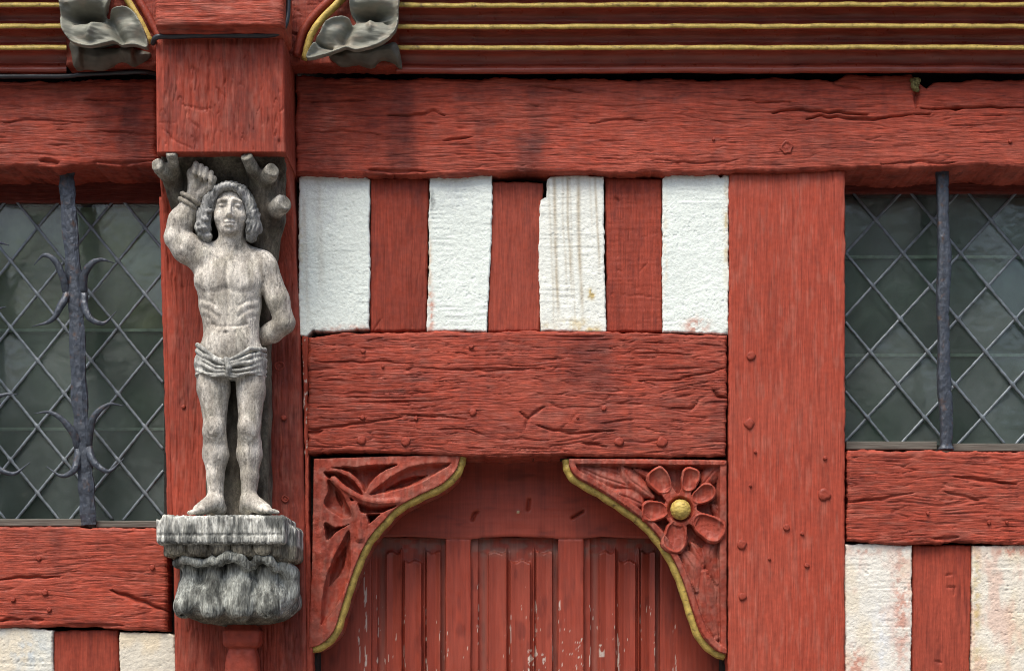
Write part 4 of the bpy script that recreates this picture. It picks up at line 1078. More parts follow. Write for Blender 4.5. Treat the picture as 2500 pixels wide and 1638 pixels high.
    g.cone((594, 1238, 108), (601, 1222, 118), 18, 20, 8); g.cone((608, 1222, 124), (648, 1243, 150), 23, 15, 10)
    for i in range(5):
        q = i / 4.
        g.cone((488 + 8 * q, 1246, 150 + 10 * q), (464 + 18 * q, 1251 + 2 * (1 - q), 164 + 12 * q), 8.5 - (1 - q) * 1.5, 6.5 - (1 - q) * 1.5, 3)
        g.cone((646 - 8 * q, 1244, 148 + 10 * q), (680 - 22 * q, 1249 + 2 * (1 - q), 162 + 12 * q), 8.5 - (1 - q) * 1.5, 6.5 - (1 - q) * 1.5, 3)
    V, Q, G = g.mesh()
    V = relief(V, G, [
        ([(556, 645), (556, 690), (557, 760), (556, 796)], 3., -2.4), ([(482, 702), (500, 713), (530, 714), (552, 706)], 7, -2.4), ([(560, 706), (584, 716), (612, 713), (630, 702)], 7, -2.4),
        ([(505, 612), (545, 630)], 5, 1.6), ([(572, 630), (615, 617)], 5, 1.6), ([(548, 600), (554, 628)], 3, -2), ([(574, 596), (566, 630)], 4, 2),
        ([(488, 405), (486, 432)], 1.7, -2.5), ([(499.5, 411), (498, 438)], 1.7, -2.5), ([(511, 418), (510, 444)], 1.7, -2.5),
        ([(484, 726), (505, 733), (530, 748)], 3.5, -1.6), ([(628, 726), (608, 733), (584, 748)], 3.5, -1.6), ([(490, 738), (512, 747), (534, 764)], 6, 2.), ([(488, 758), (508, 766), (528, 782)], 6, 1.5), ([(494, 778), (512, 786)], 5, 1.2), ([(624, 738), (602, 747), (580, 764)], 6, 1.6), ([(626, 758), (606, 766), (588, 782)], 6, 1.5),
        ([(489, 748), (510, 757), (531, 773)], 3.5, -1.3), ([(625, 748), (604, 757), (584, 773)], 3.5, -1.3), ([(491, 768), (510, 776)], 3.5, -1.2), ([(624, 768), (606, 776)], 3.5, -1.2),
        ([(520, 793), (540, 800), (575, 800), (600, 792)], 4.5, -3.4), ([(554, 815)], 4., -4.5), ([(552, 807), (560, 810)], 3, 1.5), ([(535, 807), (575, 807)], 6, 1.5),
        ([(556, 826), (556, 870)], 6, -1.2), ([(488, 925), (500, 980), (508, 1020)], 9, 2), ([(545, 930), (540, 990)], 9, -1.6), ([(508, 1062), (528, 1068)], 4, -1.8), ([(592, 1060), (612, 1066)], 4, -1.8),
        ([(515, 1085), (517, 1190)], 6, 1.6), ([(605, 1085), (607, 1190)], 6, 1.6), ([(500, 1070), (503, 1130)], 5, -1.3), ([(622, 1070), (620, 1130)], 5, -1.3),
        ([(440, 600), (470, 624), (480, 650)], 7, -1.6), ([(425, 560), (450, 585)], 5, -2), ([(480, 470), (492, 462), (500, 446)], 5, -2.4), ([(656, 690), (664, 750)], 7, 1.2),
        ([(540, 503), (547, 500), (556, 503)], 1.8, -1.6), ([(539, 511), (547, 514), (555, 511)], 1.6, -1.6), ([(576, 503), (584, 501), (592, 504)], 1.8, -1.6), ([(576, 511), (584, 514), (591, 512)], 1.6, -1.6),
        ([(556, 540), (551, 551)], 3, -1.2), ([(575, 540), (580, 550)], 3, -1.2), ([(566, 540), (566, 546)], 1.8, -1.2)])
    V = weather(V, G, 501, .8)
    return mesh_np('body', conv(V, SF), Q, M['statue'], statue, grey(V, 502, light=(.70, .66, .58), dark=(.37, .34, .29), moss=.12))
body()

def hair():
    g = Carve((466, 70, 430), (646, 210, 604), 2.)
    g.ell((560, 492, 128), (53, 52, 56), 4)
    g.ell((560, 480, 140), (46, 38, 44), 6)
    for side, pts, rr in ((0, [(526, 462, 148), (510, 490, 154), (500, 525, 154), (496, 556, 150), (502, 578, 142)], [10, 12, 15, 18, 15]), (0, [(514, 480, 128), (496, 520, 132), (490, 555, 128)], [20, 20, 18]),
                          (1, [(594, 462, 146), (607, 492, 150), (614, 525, 150), (618, 556, 146), (611, 576, 138)], [10, 11, 13, 17, 14]), (1, [(602, 480, 124), (616, 520, 124), (622, 552, 122)], [18, 16, 14])):
        g.path(pts, rr, 8)
    g.path([(524, 482, 166), (534, 470, 178), (548, 464, 179), (562, 462, 181), (578, 464, 178), (592, 474, 172), (600, 488, 160)], [6, 6.5, 6.5, 6.5, 6.5, 6, 5], 6)
    g.ell((562, 530, 176), (41, 60, 50), 5, sub=True)             # clear of the face
    # curls
    for (x, y, f, r) in ((490, 548, 156, 11), (500, 562, 164, 10), (492, 574, 152, 11), (508, 578, 154, 10), (504, 540, 168, 9), (515, 520, 168, 8), (621, 552, 152, 9), (612, 566, 156, 9), (620, 574, 146, 9), (606, 546, 158, 7), (608, 524, 160, 6)):
        g.ell((x, y, f), (r, r * .8, r), 3)
    for pts in ([(484, 556, 166), (496, 552, 176), (510, 556, 176)], [(488, 570, 164), (500, 568, 174), (514, 566, 172)], [(604, 536, 170), (618, 540, 164)], [(604, 524, 172), (616, 527, 166)], [(604, 512, 172), (614, 515, 168)], [(606, 552, 170), (616, 562, 166), (612, 578, 160)], [(510, 522, 178), (500, 530, 176), (506, 538, 178)]):
        g.path(pts, 3.2, 3, sub=True)
    V, Q, G = g.mesh()
    x, y = V[:, 0], V[:, 1]
    u = np.hypot((x - 560) * 1.0, (y - 470) * .35)                # strands fall from the crown
    ph = u / 3.1 + 2.2 * np.sin(y / 9.) * .5 + 1.2 * vn3(x / 14, y / 14, V[:, 2] / 14, 511)
    V = V + G * (1.15 * np.sin(ph * 2.3) * ss(.0, .3, np.abs(G[:, 0]) + G[:, 2]))[:, None]
    V = weather(V, G, 512, .5)
    return mesh_np('hair', conv(V, SF), Q, M['statue'], statue, grey(V, 513, light=(.47, .47, .45), dark=(.17, .175, .17), moss=.15))
hair()

def loincloth():
    g = Carve((454, 50, 822), (664, 190, 942), 1.8)
    g.ell((556, 880, 118), (85, 44, 50), 4); g.cone((514, 885, 118), (516, 908, 119), 45.5, 42, 10); g.cone((603, 885, 118), (606, 908, 119), 42, 38, 10)
    g.ell((556, 822, 150), (64, 58, 74), 4, sub=True)             # the bare belly above
    rs = random.Random(5)
    for i in range(6):                                            # rolled folds running down to the knot
        y0, y1 = 838 + 15 * i, 884 + 8.5 * i
        r0 = rs.uniform(4.4, 6.6); w = lambda: rs.uniform(-4, 4)
        g.path([(476 - min(2, .8 * i), y0 - 3, 108), (481, y0 + 2 + w() * .5, 142), (502, y0 + 16 + w(), 164), (530, (y0 + 2 * y1) / 3 + 6 + w(), 171), (550, y1, 171)], [r0, r0, r0 * .85, r0 * .8, 4], 2.5)
        y0, y1 = 850 + 13.5 * i, 882 + 8.5 * i
        r0 = rs.uniform(4.2, 6.4)
        g.path([(640 + min(2, .6 * i), y0 - 4, 108), (632, y0 + w() * .5, 142), (612, y0 + 7 + w(), 162), (582, (y0 + 2 * y1) / 3 + 3 + w(), 169), (562, y1, 171)], [r0, r0, r0 * .85, r0 * .8, 4], 2.5)
    g.path([(556, 880, 173), (563, 902, 176), (557, 928, 168)], [6, 7, 5], 3)
    g.path([(549, 888, 184), (551, 908, 184)], 2.2, 2, sub=True); g.path([(565, 890, 186), (569, 910, 184)], 2.2, 2, sub=True)
    X = g.ax[0][:, None, None]; Y = g.ax[2][None, None, :]
    hem = 926 - .16 * np.abs(X - 556) + 3 * np.sin(X / 9.)
    g.F[:] = np.maximum(g.F, (Y - hem) * .9)
    g.cone((557, 950, 60), (557, 944, 190), 16, 16, 4, sub=True)
    V, Q, G = g.mesh()
    V = weather(V, G, 521, .6)
    return mesh_np('loincloth', conv(V, SF), Q, M['statue'], statue, grey(V, 522, light=(.64, .64, .585), dark=(.29, .29, .265)))
loincloth()

for k, (c, ax) in enumerate((((464, 484, 132), (.53, -.85)), ((457, 496, 132), (.53, -.85)))):      # rope turns round the wrist
    pts = []
    for i in range(26):
        a = 2 * math.pi * i / 24
        s = 28.5 - (2 if k else 0)
        pts.append((c[0] + s * math.cos(a) * .85, c[1] + s * math.cos(a) * .53, c[2] + s * math.sin(a)))
    tube('rope', pts, [5.2 + 1.1 * math.sin(i * 2.2) for i in range(26)], M['statue'], statue, n=8, f0=SF, rough=.25, seed=k, colr=(.36, .33, .27))

def seg_end(V):
    d = np.full(len(V), 1e9)
    for p in ((611, 400, 192), (668, 428, 182), (690, 499, 152), (393, 414, 176), (428, 391, 194)):
        d = np.minimum(d, np.linalg.norm(V - np.array(p, float), axis=1))
    return d
def tree():
    g = Carve((372, 2, 366), (724, 214, 1268), 3.)
    g.box((486, 640, 8), (644, 1264, 74), 14, 6)
    g.box((500, 440, 10), (620, 700, 70), 20, 20)
    # the rough hollow under the corbel block, following its cove
    X = g.ax[0][:, None, None]; Fc = g.ax[1][None, :, None]; Y = g.ax[2][None, None, :]
    cov = np.interp(g.ax[2], [366, 375, 384, 400, 430, 470, 520, 580, 640], [205, 196, 168, 144, 114, 90, 66, 44, 26])[None, None, :] + 4
    hw = np.interp(g.ax[2], [366, 400, 470, 540, 640], [152, 150, 138, 118, 60])[None, None, :]
    g.F[:] = np.minimum(g.F, np.maximum(np.maximum(np.abs(X - 546) - hw, Fc - cov), np.maximum(376 - Y, Y - 660)) * .8)
    # right-hand limb with three lopped stubs
    g.path([(612, 700, 40), (622, 600, 60), (640, 520, 84), (636, 440, 110)], [34, 42, 44, 40], 14)
    g.cone((630, 440, 130), (611, 400, 192), 19, 15, 8); g.cone((640, 440, 116), (668, 428, 182), 23, 19, 8); g.cone((646, 516, 100), (690, 499, 152), 25, 21, 8)
    # left-hand limb with two stubs
    g.path([(500, 640, 40), (462, 540, 60), (436, 470, 84), (420, 430, 110)], [30, 34, 34, 28], 14)
    g.cone((418, 432, 118), (393, 414, 176), 22, 18, 8); g.cone((424, 426, 130), (428, 391, 194), 17, 13, 6)
    for (b0, e0, r) in (((630, 440, 130), (611, 400, 192), 17), ((640, 440, 116), (668, 428, 182), 22), ((646, 516, 100), (690, 499, 152), 24), ((418, 432, 118), (393, 414, 176), 21), ((424, 426, 130), (428, 391, 194), 15)):
        dv = np.array(e0, float) - np.array(b0, float); dv /= np.linalg.norm(dv)
        q = np.array(e0) + dv * (46 + r * .35)
        g.ell(tuple(q), (46, 46, 46), 3, sub=True)
    V, Q, G = g.mesh()
    V = weather(V, G, 531, 1.3)
    x, y, f = V.T
    V = V + G * (5 * (vn3(x / 22, y / 30, f / 22, 533) - .5))[:, None]
    end = (1 - ss(24, 44, seg_end(V)))[:, None] if True else (ss(122, 158, V[:, 2] - .0) * ss(376, 386, V[:, 1]) * np.clip(1.4 * ss(30, 46, np.interp(V[:, 1], [366, 375, 384, 400, 430, 470, 520], [0, 0, 8, 20, 40, 60, 80])) + ss(.2, .6, -G[:, 1] * 0 + 1 * (seg_end(V) < 34)), 0, 1))[:, None]                           # paler stub ends
    C = grey(V, 532, light=(.17, .15, .115), dark=(.06, .05, .038), moss=.1) * (1 - end) + grey(V, 534, light=(.48, .46, .40), dark=(.20, .19, .155)) * end  # dark trunk tones hold the hollow's shade along with dirt
    return mesh_np('tree_trunk', conv(V, 150), Q, M['statue'], statue, C)
tree()

# ---------------------------------------------------------------- pedestal under the saint
ped = empty('carved_pedestal', pt(575, 1525, 60), 'dark weathered wooden pedestal with curling leaves under the statue', 'pedestal')
def slab_ped():
    g = Carve((380, 0, 1250), (752, 208, 1384), 2.2)
    g.box((397, 1264, 4), (708, 1333, 190), 9, 2); g.box((600, 1284, 4), (728, 1372, 150), 14, 10)
    g.cone((408, 1268, 196), (400, 1268, 150), 8, 8, 3, sub=True)
    for x in (386, 720): g.cone((x, 1312, 196), (x, 1312, 196), 3, 3, 2, sub=True)
    g.path([(390, 1311, 193), (500, 1312, 193), (620, 1311, 193), (712, 1311, 193)], 5.2, 2, sub=True)
    # chamfered under-edge with half-round petals
    g.box((410, 1328, 4), (694, 1362, 164), 8, 4)
    for i in range(5):
        x = 440 + 53 * i; g.ell((x, 1339, 168), (25, 21, 9), 1.5)
    V, Q, G = g.mesh()
    x, y, f = V.T
    V = V + G * (4.2 * (vn3(x / 5.2, y / 34, f / 5.2, 541) - .5) - 2.6 * ss(.66, .9, vn3(x / 3.8, y / 34, f / 3.8, 543)) + 3 * (vn3(x / 30, y / 30, f / 30, 542) - .5))[:, None]
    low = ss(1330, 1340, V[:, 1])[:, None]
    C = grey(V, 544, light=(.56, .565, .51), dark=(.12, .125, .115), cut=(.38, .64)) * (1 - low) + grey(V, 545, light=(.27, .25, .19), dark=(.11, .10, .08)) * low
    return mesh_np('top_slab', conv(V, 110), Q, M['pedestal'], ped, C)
slab_ped()
def cup():
    g = Carve((410, 0, 1346), (752, 206, 1540), 2.2)
    g.box((446, 1356, 4), (706, 1450, 118), 20, 10)
    g.ell((576, 1470, 50), (150, 58, 108), 18); g.ell((500, 1462, 66), (72, 52, 96), 14); g.ell((660, 1462, 60), (66, 54, 94), 14)
    # leaf lips curling forward at the top
    for pts, r in (([(438, 1376, 128), (462, 1368, 152), (492, 1376, 152)], 11), ([(504, 1378, 146), (530, 1370, 160), (548, 1378, 158)], 10), ([(540, 1374, 160), (566, 1362, 168), (596, 1366, 166), (612, 1384, 156)], 13), ([(624, 1384, 148), (642, 1366, 160), (664, 1370, 158), (678, 1390, 146)], 11), ([(690, 1380, 120), (710, 1400, 110), (712, 1450, 96)], 20)):
        g.path(pts, r, 7)
    # leaf blades swelling downwards
    for pts, r in (([(466, 1390, 112), (468, 1430, 110), (458, 1480, 128)], [24, 27, 30]), ([(530, 1390, 120), (530, 1430, 120), (526, 1486, 138)], [27, 32, 30]), ([(590, 1388, 124), (592, 1430, 124), (594, 1490, 140)], [32, 36, 32]), ([(656, 1396, 118), (660, 1440, 114), (662, 1486, 130)], [26, 29, 32])):
        g.path(pts, r, 8)
    for pts, r in (([(500, 1392, 148), (498, 1424, 150), (492, 1470, 168)], 6), ([(558, 1392, 158), (558, 1440, 162), (557, 1496, 176)], 3.5), ([(626, 1392, 154), (634, 1424, 148), (634, 1470, 162)], 7), ([(446, 1400, 120), (440, 1414, 120)], 10), ([(692, 1410, 140), (690, 1430, 140)], 8),
                   ([(474, 1420, 148), (470, 1500, 164)], 2.4), ([(590, 1410, 166), (600, 1490, 178)], 2.2), ([(672, 1420, 150), (668, 1480, 166)], 2.4)):
        g.path(pts, r, 5, sub=True)
    g.path([(432, 1490, 128), (480, 1512, 158), (560, 1520, 164), (640, 1508, 160), (710, 1486, 120)], 4, 5, sub=True)
    V, Q, G = g.mesh()
    x, y, f = V.T
    V = V + G * (2.6 * (vn3(x / 5, y / 36, f / 5, 551) - .5) - 2 * ss(.7, .9, vn3(x / 4.5, y / 50, f / 4.5, 553)) + 5 * (vn3(x / 26, y / 26, f / 26, 552) - .5))[:, None]
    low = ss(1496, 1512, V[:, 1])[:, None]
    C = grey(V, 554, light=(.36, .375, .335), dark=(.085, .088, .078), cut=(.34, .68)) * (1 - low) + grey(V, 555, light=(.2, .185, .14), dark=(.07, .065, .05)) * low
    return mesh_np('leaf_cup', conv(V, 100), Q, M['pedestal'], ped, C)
cup()

def colonnette():
    prof = [(1515, 30), (1534, 40), (1540, 47), (1568, 48), (1577, 44), (1582, 34), (1588, 35), (1600, 39), (1625, 42), (1660, 44), (2050, 45)]
    n = 20; V, F = [], []
    ys = np.r_[np.arange(1515, 1660, 2.5), np.arange(1660, 2051, 30.)]
    pr = np.array(prof)
    for y in ys:
        r = float(np.interp(y, pr[:, 0], pr[:, 1]))
        for k in range(n):
            a = 2 * math.pi * (k + .5) / n
            c, s = math.cos(a), math.sin(a); m = max(abs(c), abs(s)) ** .75
            rr = r / m * (1 + .05 * (float(vn(np.array(y / 16.), np.array(k * .7), 61)) - .5))
            V.append((592 + c * rr * .98, y, 52 + s * rr * .9))
    N = len(ys)
    F = [(i * n + k, (i + 1) * n + k, (i + 1) * n + (k + 1) % n, i * n + (k + 1) % n) for i in range(N - 1) for k in range(n)] + [tuple(range(n))]
    o = pyd('colonnette', conv(V, 60), F, M['carved_red'], None, smooth=True, colr=tuple(RED * 1.02))
    return tag(o, 'small faceted red colonnette directly beneath the pedestal', 'colonnette')
colonnette()

# ---------------------------------------------------------------- carved door brackets
ZA = lambda L: [(720 + x / 2.794, 1080 + y / 2.794) for x, y in L]
ZB = lambda L: [(1250 + x / 2.794, 1080 + y / 2.794) for x, y in L]
def bracket(name, label, edge, other, strokes, leaves, off_back, seed, ground=-24., rib=1., border=0, hollows=()):
    """edge: the curved lower outline; other: the rest of the outline; strokes: ribs; leaves: raised blades"""
    t = empty(name, pt(other[0][0], other[0][1], -50), label, 'bracket', 'carved brackets in the door corners')
    ec = smooth_line(edge, 6)
    poly = ec + other
    xs = [p[0] for p in poly]; ys = [p[1] for p in poly]
    g = Carve((min(xs) - 34, -112, min(ys) - 8), (max(xs) + 34, 26, max(ys) + 40), 2.1)
    X, Y = np.meshgrid(g.ax[0], g.ax[2], indexing='ij')
    sd = poly_sdf(X, Y, poly)
    sb = sd
    if off_back:
        d_edge, _ = seg_dist(X, Y, ec); sb = np.where(sd < 0, sd, np.where(d_edge < sd + 1.5, sd - off_back, sd + 0))
        lim = np.maximum(np.maximum(min(xs) - X, X - max(xs)), min(ys) - Y); sb = np.maximum(sb, lim)
    h = ground + 5 * (fbm(X / 30, Y / 30, 2, seed) - .5)
    for hp_, dep in hollows:                                      # scooped hollows with crisp rims
        s_ = poly_sdf(X + 2.5 * (vn(X / 12, Y / 12, seed + 8) - .5), Y + 2.5 * (vn(X / 12, Y / 12, seed + 9) - .5), smooth_line(hp_, 4, closed=True) if len(hp_) > 3 else hp_)
        h = np.minimum(h, ground + 1.5 - 1.7 * dep * (1 - np.exp(-np.maximum(0, -s_) / 3.6)) * (s_ < 0) + 40 * (s_ > 0))
    for pts, w, amp in leaves:                                    # pointed blades with a midrib
        d, tt = seg_dist(X, Y, pts)
        ww = 1.12 * w * np.sin(np.pi * np.clip(tt, .03, .97)) ** .45
        q = np.clip(d / ww, 0, 1.2)
        h = np.maximum(h, np.where(q < 1, ground + amp * (1 - .55 * q ** 2) - 3.2 * np.exp(-(d / 2.2) ** 2), ground))
    for pts, w, amp in strokes:
        d, _ = seg_dist(X, Y, smooth_line(pts, 5) if len(pts) > 2 else pts); w = w * rib; amp = amp - 24 - ground if ground < 0 else amp
        h = np.maximum(h, np.where(d < 1.5 * w, ground + amp * np.exp(-np.maximum(0, d - .62 * w) / (.55 * w)), -200))
    if border:                                                    # flat rim round the whole panel
        h = np.maximum(h, ground + (6 - ground) * (1 - ss(border - 1.5, border + 1.5, -sd)) - 60 * (-sd > border + 2))
    h = h + 1.6 * (fbm(X / 9, Y / 9, 2, seed + 1) - .5) + 1.2 * (vn(X / 4, Y / 14, seed + 2) - .5)
    Fc = g.ax[1][None, :, None]
    front = np.maximum(sd[:, None, :], Fc - h[:, None, :])
    back = np.maximum(sb[:, None, :], Fc + 44.) if off_back else np.maximum(sd[:, None, :], Fc + 44.)
    g.F[:] = np.maximum(np.minimum(front, back), -110. - Fc)
    V, Q, G = g.mesh()
    C = red_c(seed, 'v', dust=.35, tone=1.0)(V[:, 0], V[:, 1], 0)
    gr = (.45 * ss(.4, .65, fbm(V[:, 0] / 18, V[:, 1] / 18, 3, seed + 4)))[:, None]     # grey dust settled in places
    C = C * (1 - gr * .5) + np.array([.22, .13, .10]) * gr * .5
    mesh_np('carved_panel', conv(V, 0), Q, M['carved_red'], t, C.astype(np.float32))
    # gilded roll under the curve
    nrm = []
    E = np.array(ec); T = np.gradient(E, axis=0); T /= np.linalg.norm(T, axis=1)[:, None]
    Nn = np.stack([-T[:, 1], T[:, 0]], 1)
    cen = np.array([np.mean(xs), np.mean(ys)])
    for i in range(len(E)):                                       # outward side
        q = E[i] + Nn[i] * 6
        s = float(poly_sdf(np.array([q[0]]), np.array([q[1]]), poly)[0]); nrm.append(Nn[i] if s > 0 else -Nn[i])
    nrm = np.array(nrm); o = E + nrm * 3.5
    tube('gilded_edge', [(p[0], p[1], -20) for p in o], [12 + .8 * math.sin(i * 1.3) for i in range(len(o))], M['gold'], t, n=12, flat=1.35, f0=0, rough=.1, seed=seed)
    return t
LE = ZA([(1128, 84), (1120, 130), (1090, 200), (1000, 285), (850, 358), (700, 440), (600, 540), (500, 660), (430, 800), (370, 960), (310, 1150), (262, 1290), (180, 1372), (95, 1402)])
def lens(p, q, hw, n=7, bend=0.):
    """pointed leaf outline between two points"""
    p, q = np.array(p, float), np.array(q, float); d = q - p; nn = np.array([-d[1], d[0]]) / np.hypot(*d)
    t = np.linspace(0, 1, n); mid = np.sin(np.pi * t)
    A = [tuple(p + d * tt + nn * (hw * m + bend * m)) for tt, m in zip(t, mid)]
    B = [tuple(p + d * tt + nn * (-hw * m + bend * m)) for tt, m in zip(t[::-1][1:-1], mid[::-1][1:-1])]
    return A + B
lb = bracket('carved_bracket', 'red bracket with pierced leaf tracery and gilded edge, left door corner', LE, ZA([(95, 1380), (118, 800), (130, 112), (600, 96)]),
    [(ZA([(265, 252), (330, 312), (450, 380), (560, 408), (700, 402)]), 6, 6), (ZA([(400, 430), (432, 540), (445, 650)]), 8, 5)], [], 15., 601, ground=4., hollows=[
    (ZA(lens((505, 358), (1068, 142), 62, bend=-14)), 15), (ZA(lens((585, 332), (930, 212), 34, bend=-6)), 28),
    (ZA([(235, 168), (420, 166), (700, 146), (610, 192), (545, 240), (500, 300), (478, 345), (450, 282), (400, 226), (330, 188)]), 24),
    (ZA([(196, 200), (300, 205), (385, 248), (440, 310), (468, 372), (400, 345), (330, 292), (270, 236), (232, 250)]), 22),
    (ZA([(222, 262), (250, 262), (320, 345), (362, 430), (385, 508), (318, 512), (250, 470), (196, 420), (226, 340)]), 17), (ZA(lens((262, 290), (330, 470), 26)), 28),
    (ZA([(372, 372), (440, 412), (540, 438), (700, 428), (600, 476), (520, 486), (455, 478), (400, 430)]), 21), (ZA([(488, 488), (590, 484), (505, 556)]), 44),
    (ZA([(205, 548), (280, 580), (378, 556), (290, 606), (228, 668), (210, 640)]), 24),
    (ZA(lens((372, 600), (180, 1250), 74, bend=-12)), 15), (ZA(lens((352, 680), (222, 1000), 40, bend=-6)), 28)])
RE = ZB([(388, 112), (392, 170), (440, 240), (600, 332), (750, 430), (900, 540), (1010, 660), (1100, 800), (1170, 960), (1230, 1150), (1290, 1310), (1380, 1410), (1462, 1446)])
rb = bracket('carved_bracket', 'red bracket carved with a six petalled flower with gilded centre', RE, ZB([(1462, 700), (1462, 122), (900, 112)]),
    [(ZB([(400, 132), (1440, 142)]), 9, 34), (ZB([(408, 150), (450, 215), (610, 305), (760, 402), (910, 515), (1025, 640), (1120, 790), (1192, 955), (1255, 1145), (1315, 1295), (1400, 1392), (1450, 1420)]), 11, 34), (ZB([(1435, 150), (1432, 700), (1440, 1400)]), 9, 31)],
    [(ZB([(455, 165), (600, 235), (800, 300)]), 24, 25), (ZB([(600, 170), (720, 215), (820, 265)]), 18, 20), (ZB([(750, 170), (800, 250), (960, 370)]), 22, 27), (ZB([(600, 300), (700, 345), (850, 345)]), 16, 24), (ZB([(700, 345), (800, 380), (900, 430)]), 26, 29), (ZB([(840, 180), (940, 230), (980, 260)]), 10, 22),
     (ZB([(1300, 290), (1380, 190), (1410, 170)]), 22, 22), (ZB([(1370, 420), (1420, 480), (1410, 560)]), 12, 18), (ZB([(1160, 740), (1240, 860), (1260, 1010)]), 24, 27), (ZB([(1230, 690), (1290, 790), (1300, 860)]), 17, 22), (ZB([(1390, 640), (1350, 760), (1400, 960)]), 20, 24),
     (ZB([(1310, 890), (1330, 1100), (1395, 1330)]), 30, 27), (ZB([(1260, 1040), (1290, 1180), (1360, 1330)]), 15, 22), (ZB([(1410, 900), (1400, 1100), (1420, 1300)]), 12, 22)], 0, 602, border=13)
def flower(par):
    g = Carve((1566, -34, 1130), (1784, 30, 1352), 1.7)
    cx, cy = 1661, 1244
    X, Y = np.meshgrid(g.ax[0], g.ax[2], indexing='ij')
    Xw = X + 4 * (vn(X / 14, Y / 14, 615) - .5); Yw = Y + 4 * (vn(X / 14, Y / 14, 616) - .5)
    h = np.full(X.shape, -40.)
    for n, (x, y, ln, wd) in enumerate(((1612, 1176, 36, 27), (1683, 1172, 32, 22), (1716, 1208, 32, 23), (1728, 1286, 47, 31), (1648, 1308, 45, 30), (1598, 1248, 36, 26))):
        L = math.hypot(x - cx, y - cy); ux, uy = (x - cx) / L, (y - cy) / L
        u = (Xw - x) * ux + (Yw - y) * uy; v = -(Xw - x) * uy + (Yw - y) * ux
        wv = wd * (1 + .22 * np.clip(u / ln, -1, 1))              # broader towards the tip
        q = np.sqrt((np.abs(u) / ln) ** 2.6 + (np.abs(v) / wv) ** 2.2) ** .9
        rim = np.exp(-((q - .84) / .11) ** 2)
        hp = 2 + 6 * rim - 5 * np.exp(-(q / .6) ** 2) + .10 * u + (1.5 if n % 2 else 0)
        h = np.where(q < 1, np.maximum(h, hp), h)
        neck = (np.abs(v) < wd * .62) & (u < -.62 * ln) & (u > -L)
        h = np.where(neck, np.maximum(h, 1.5 + 2.5 * (np.abs(v) / wd)), h)
    r = np.hypot(X - cx, Y - cy)
    h = np.where(r < 41, np.maximum(h, 2.), h)
    h = np.where(r < 33, -9 + 11 * ss(26, 33, r), h)
    h = h + 1.8 * (fbm(X / 8, Y / 8, 2, 611) - .5)
    Fc = g.ax[1][None, :, None]
    h = h + 4
    g.F[:] = np.maximum(np.clip(Fc - h[:, None, :], -8, 8), -32 - Fc)
    V, Q, G = g.mesh()
    V[:, 0] = np.minimum(V[:, 0], 1770)
    o = mesh_np('flower', conv(V, 0), Q, M['carved_red'], par, red_c(612, 'v', dust=.4, tone=1.1)(V[:, 0], V[:, 1], 0))
    g = Carve((1626, -20, 1208), (1696, 46, 1280), 1.6); g.ell((1661, 1244, 4), (25, 25, 22), 2)
    V, Q, G = g.mesh(); V = V + G * (1.6 * (vn3(V[:, 0] / 8, V[:, 1] / 3.5, V[:, 2] / 8, 613) - .5))[:, None]
    mesh_np('flower_boss', conv(V, 0), Q, M['gold'], o)
flower(rb)

# ---------------------------------------------------------------- arch springers beside the joist: red spandrel, gilded rib, grey leaf
def springer(x0, x1, rib, label, seed):
    t = empty('arch_springer', pt((x0 + x1) / 2, 166, 90), label, 'springer', 'arch springers beside the joist end')
    slab('spandrel', [(x0, -80), (x1, -80)], [(x0, 158), (x1, 160)], 84, 60, M['wood_v'], t, wood_h('h', seed, amp=.7, checks=.6, cracks=(([(704, 76), (732, 92), (770, 112)], 7, 2.5),)), red_c(seed, 'h', tone=.8, dust=.25), du=3.5, dv=3, bevel=5, wob=1.5, seed=seed)
    p = smooth_line(rib, 8)
    tube('gilded_rib', [(x, y, 104) for x, y in p], [9.5 - 1.5 * i / len(p) for i in range(len(p))], M['gold'], t, n=10, flat=1.2, rough=.15, seed=seed)
    tube('rib_fillet', [(x + (22 if x0 < 400 else -20), y - 8, 92) for x, y in p], [10] * len(p), M['carved_red'], t, n=8, flat=1., rough=.15, seed=seed, colr=tuple(RED * .85))
springer(160, 384, [(262, -80), (300, -20), (318, 12), (342, 52), (368, 104)], 'gilded rib on red spandrel left of the joist end', 621)
springer(700, 974, [(900, -80), (850, -20), (826, 8), (786, 48), (758, 90), (743, 146)], 'cracked gilded rib on red spandrel right of the joist end', 622)

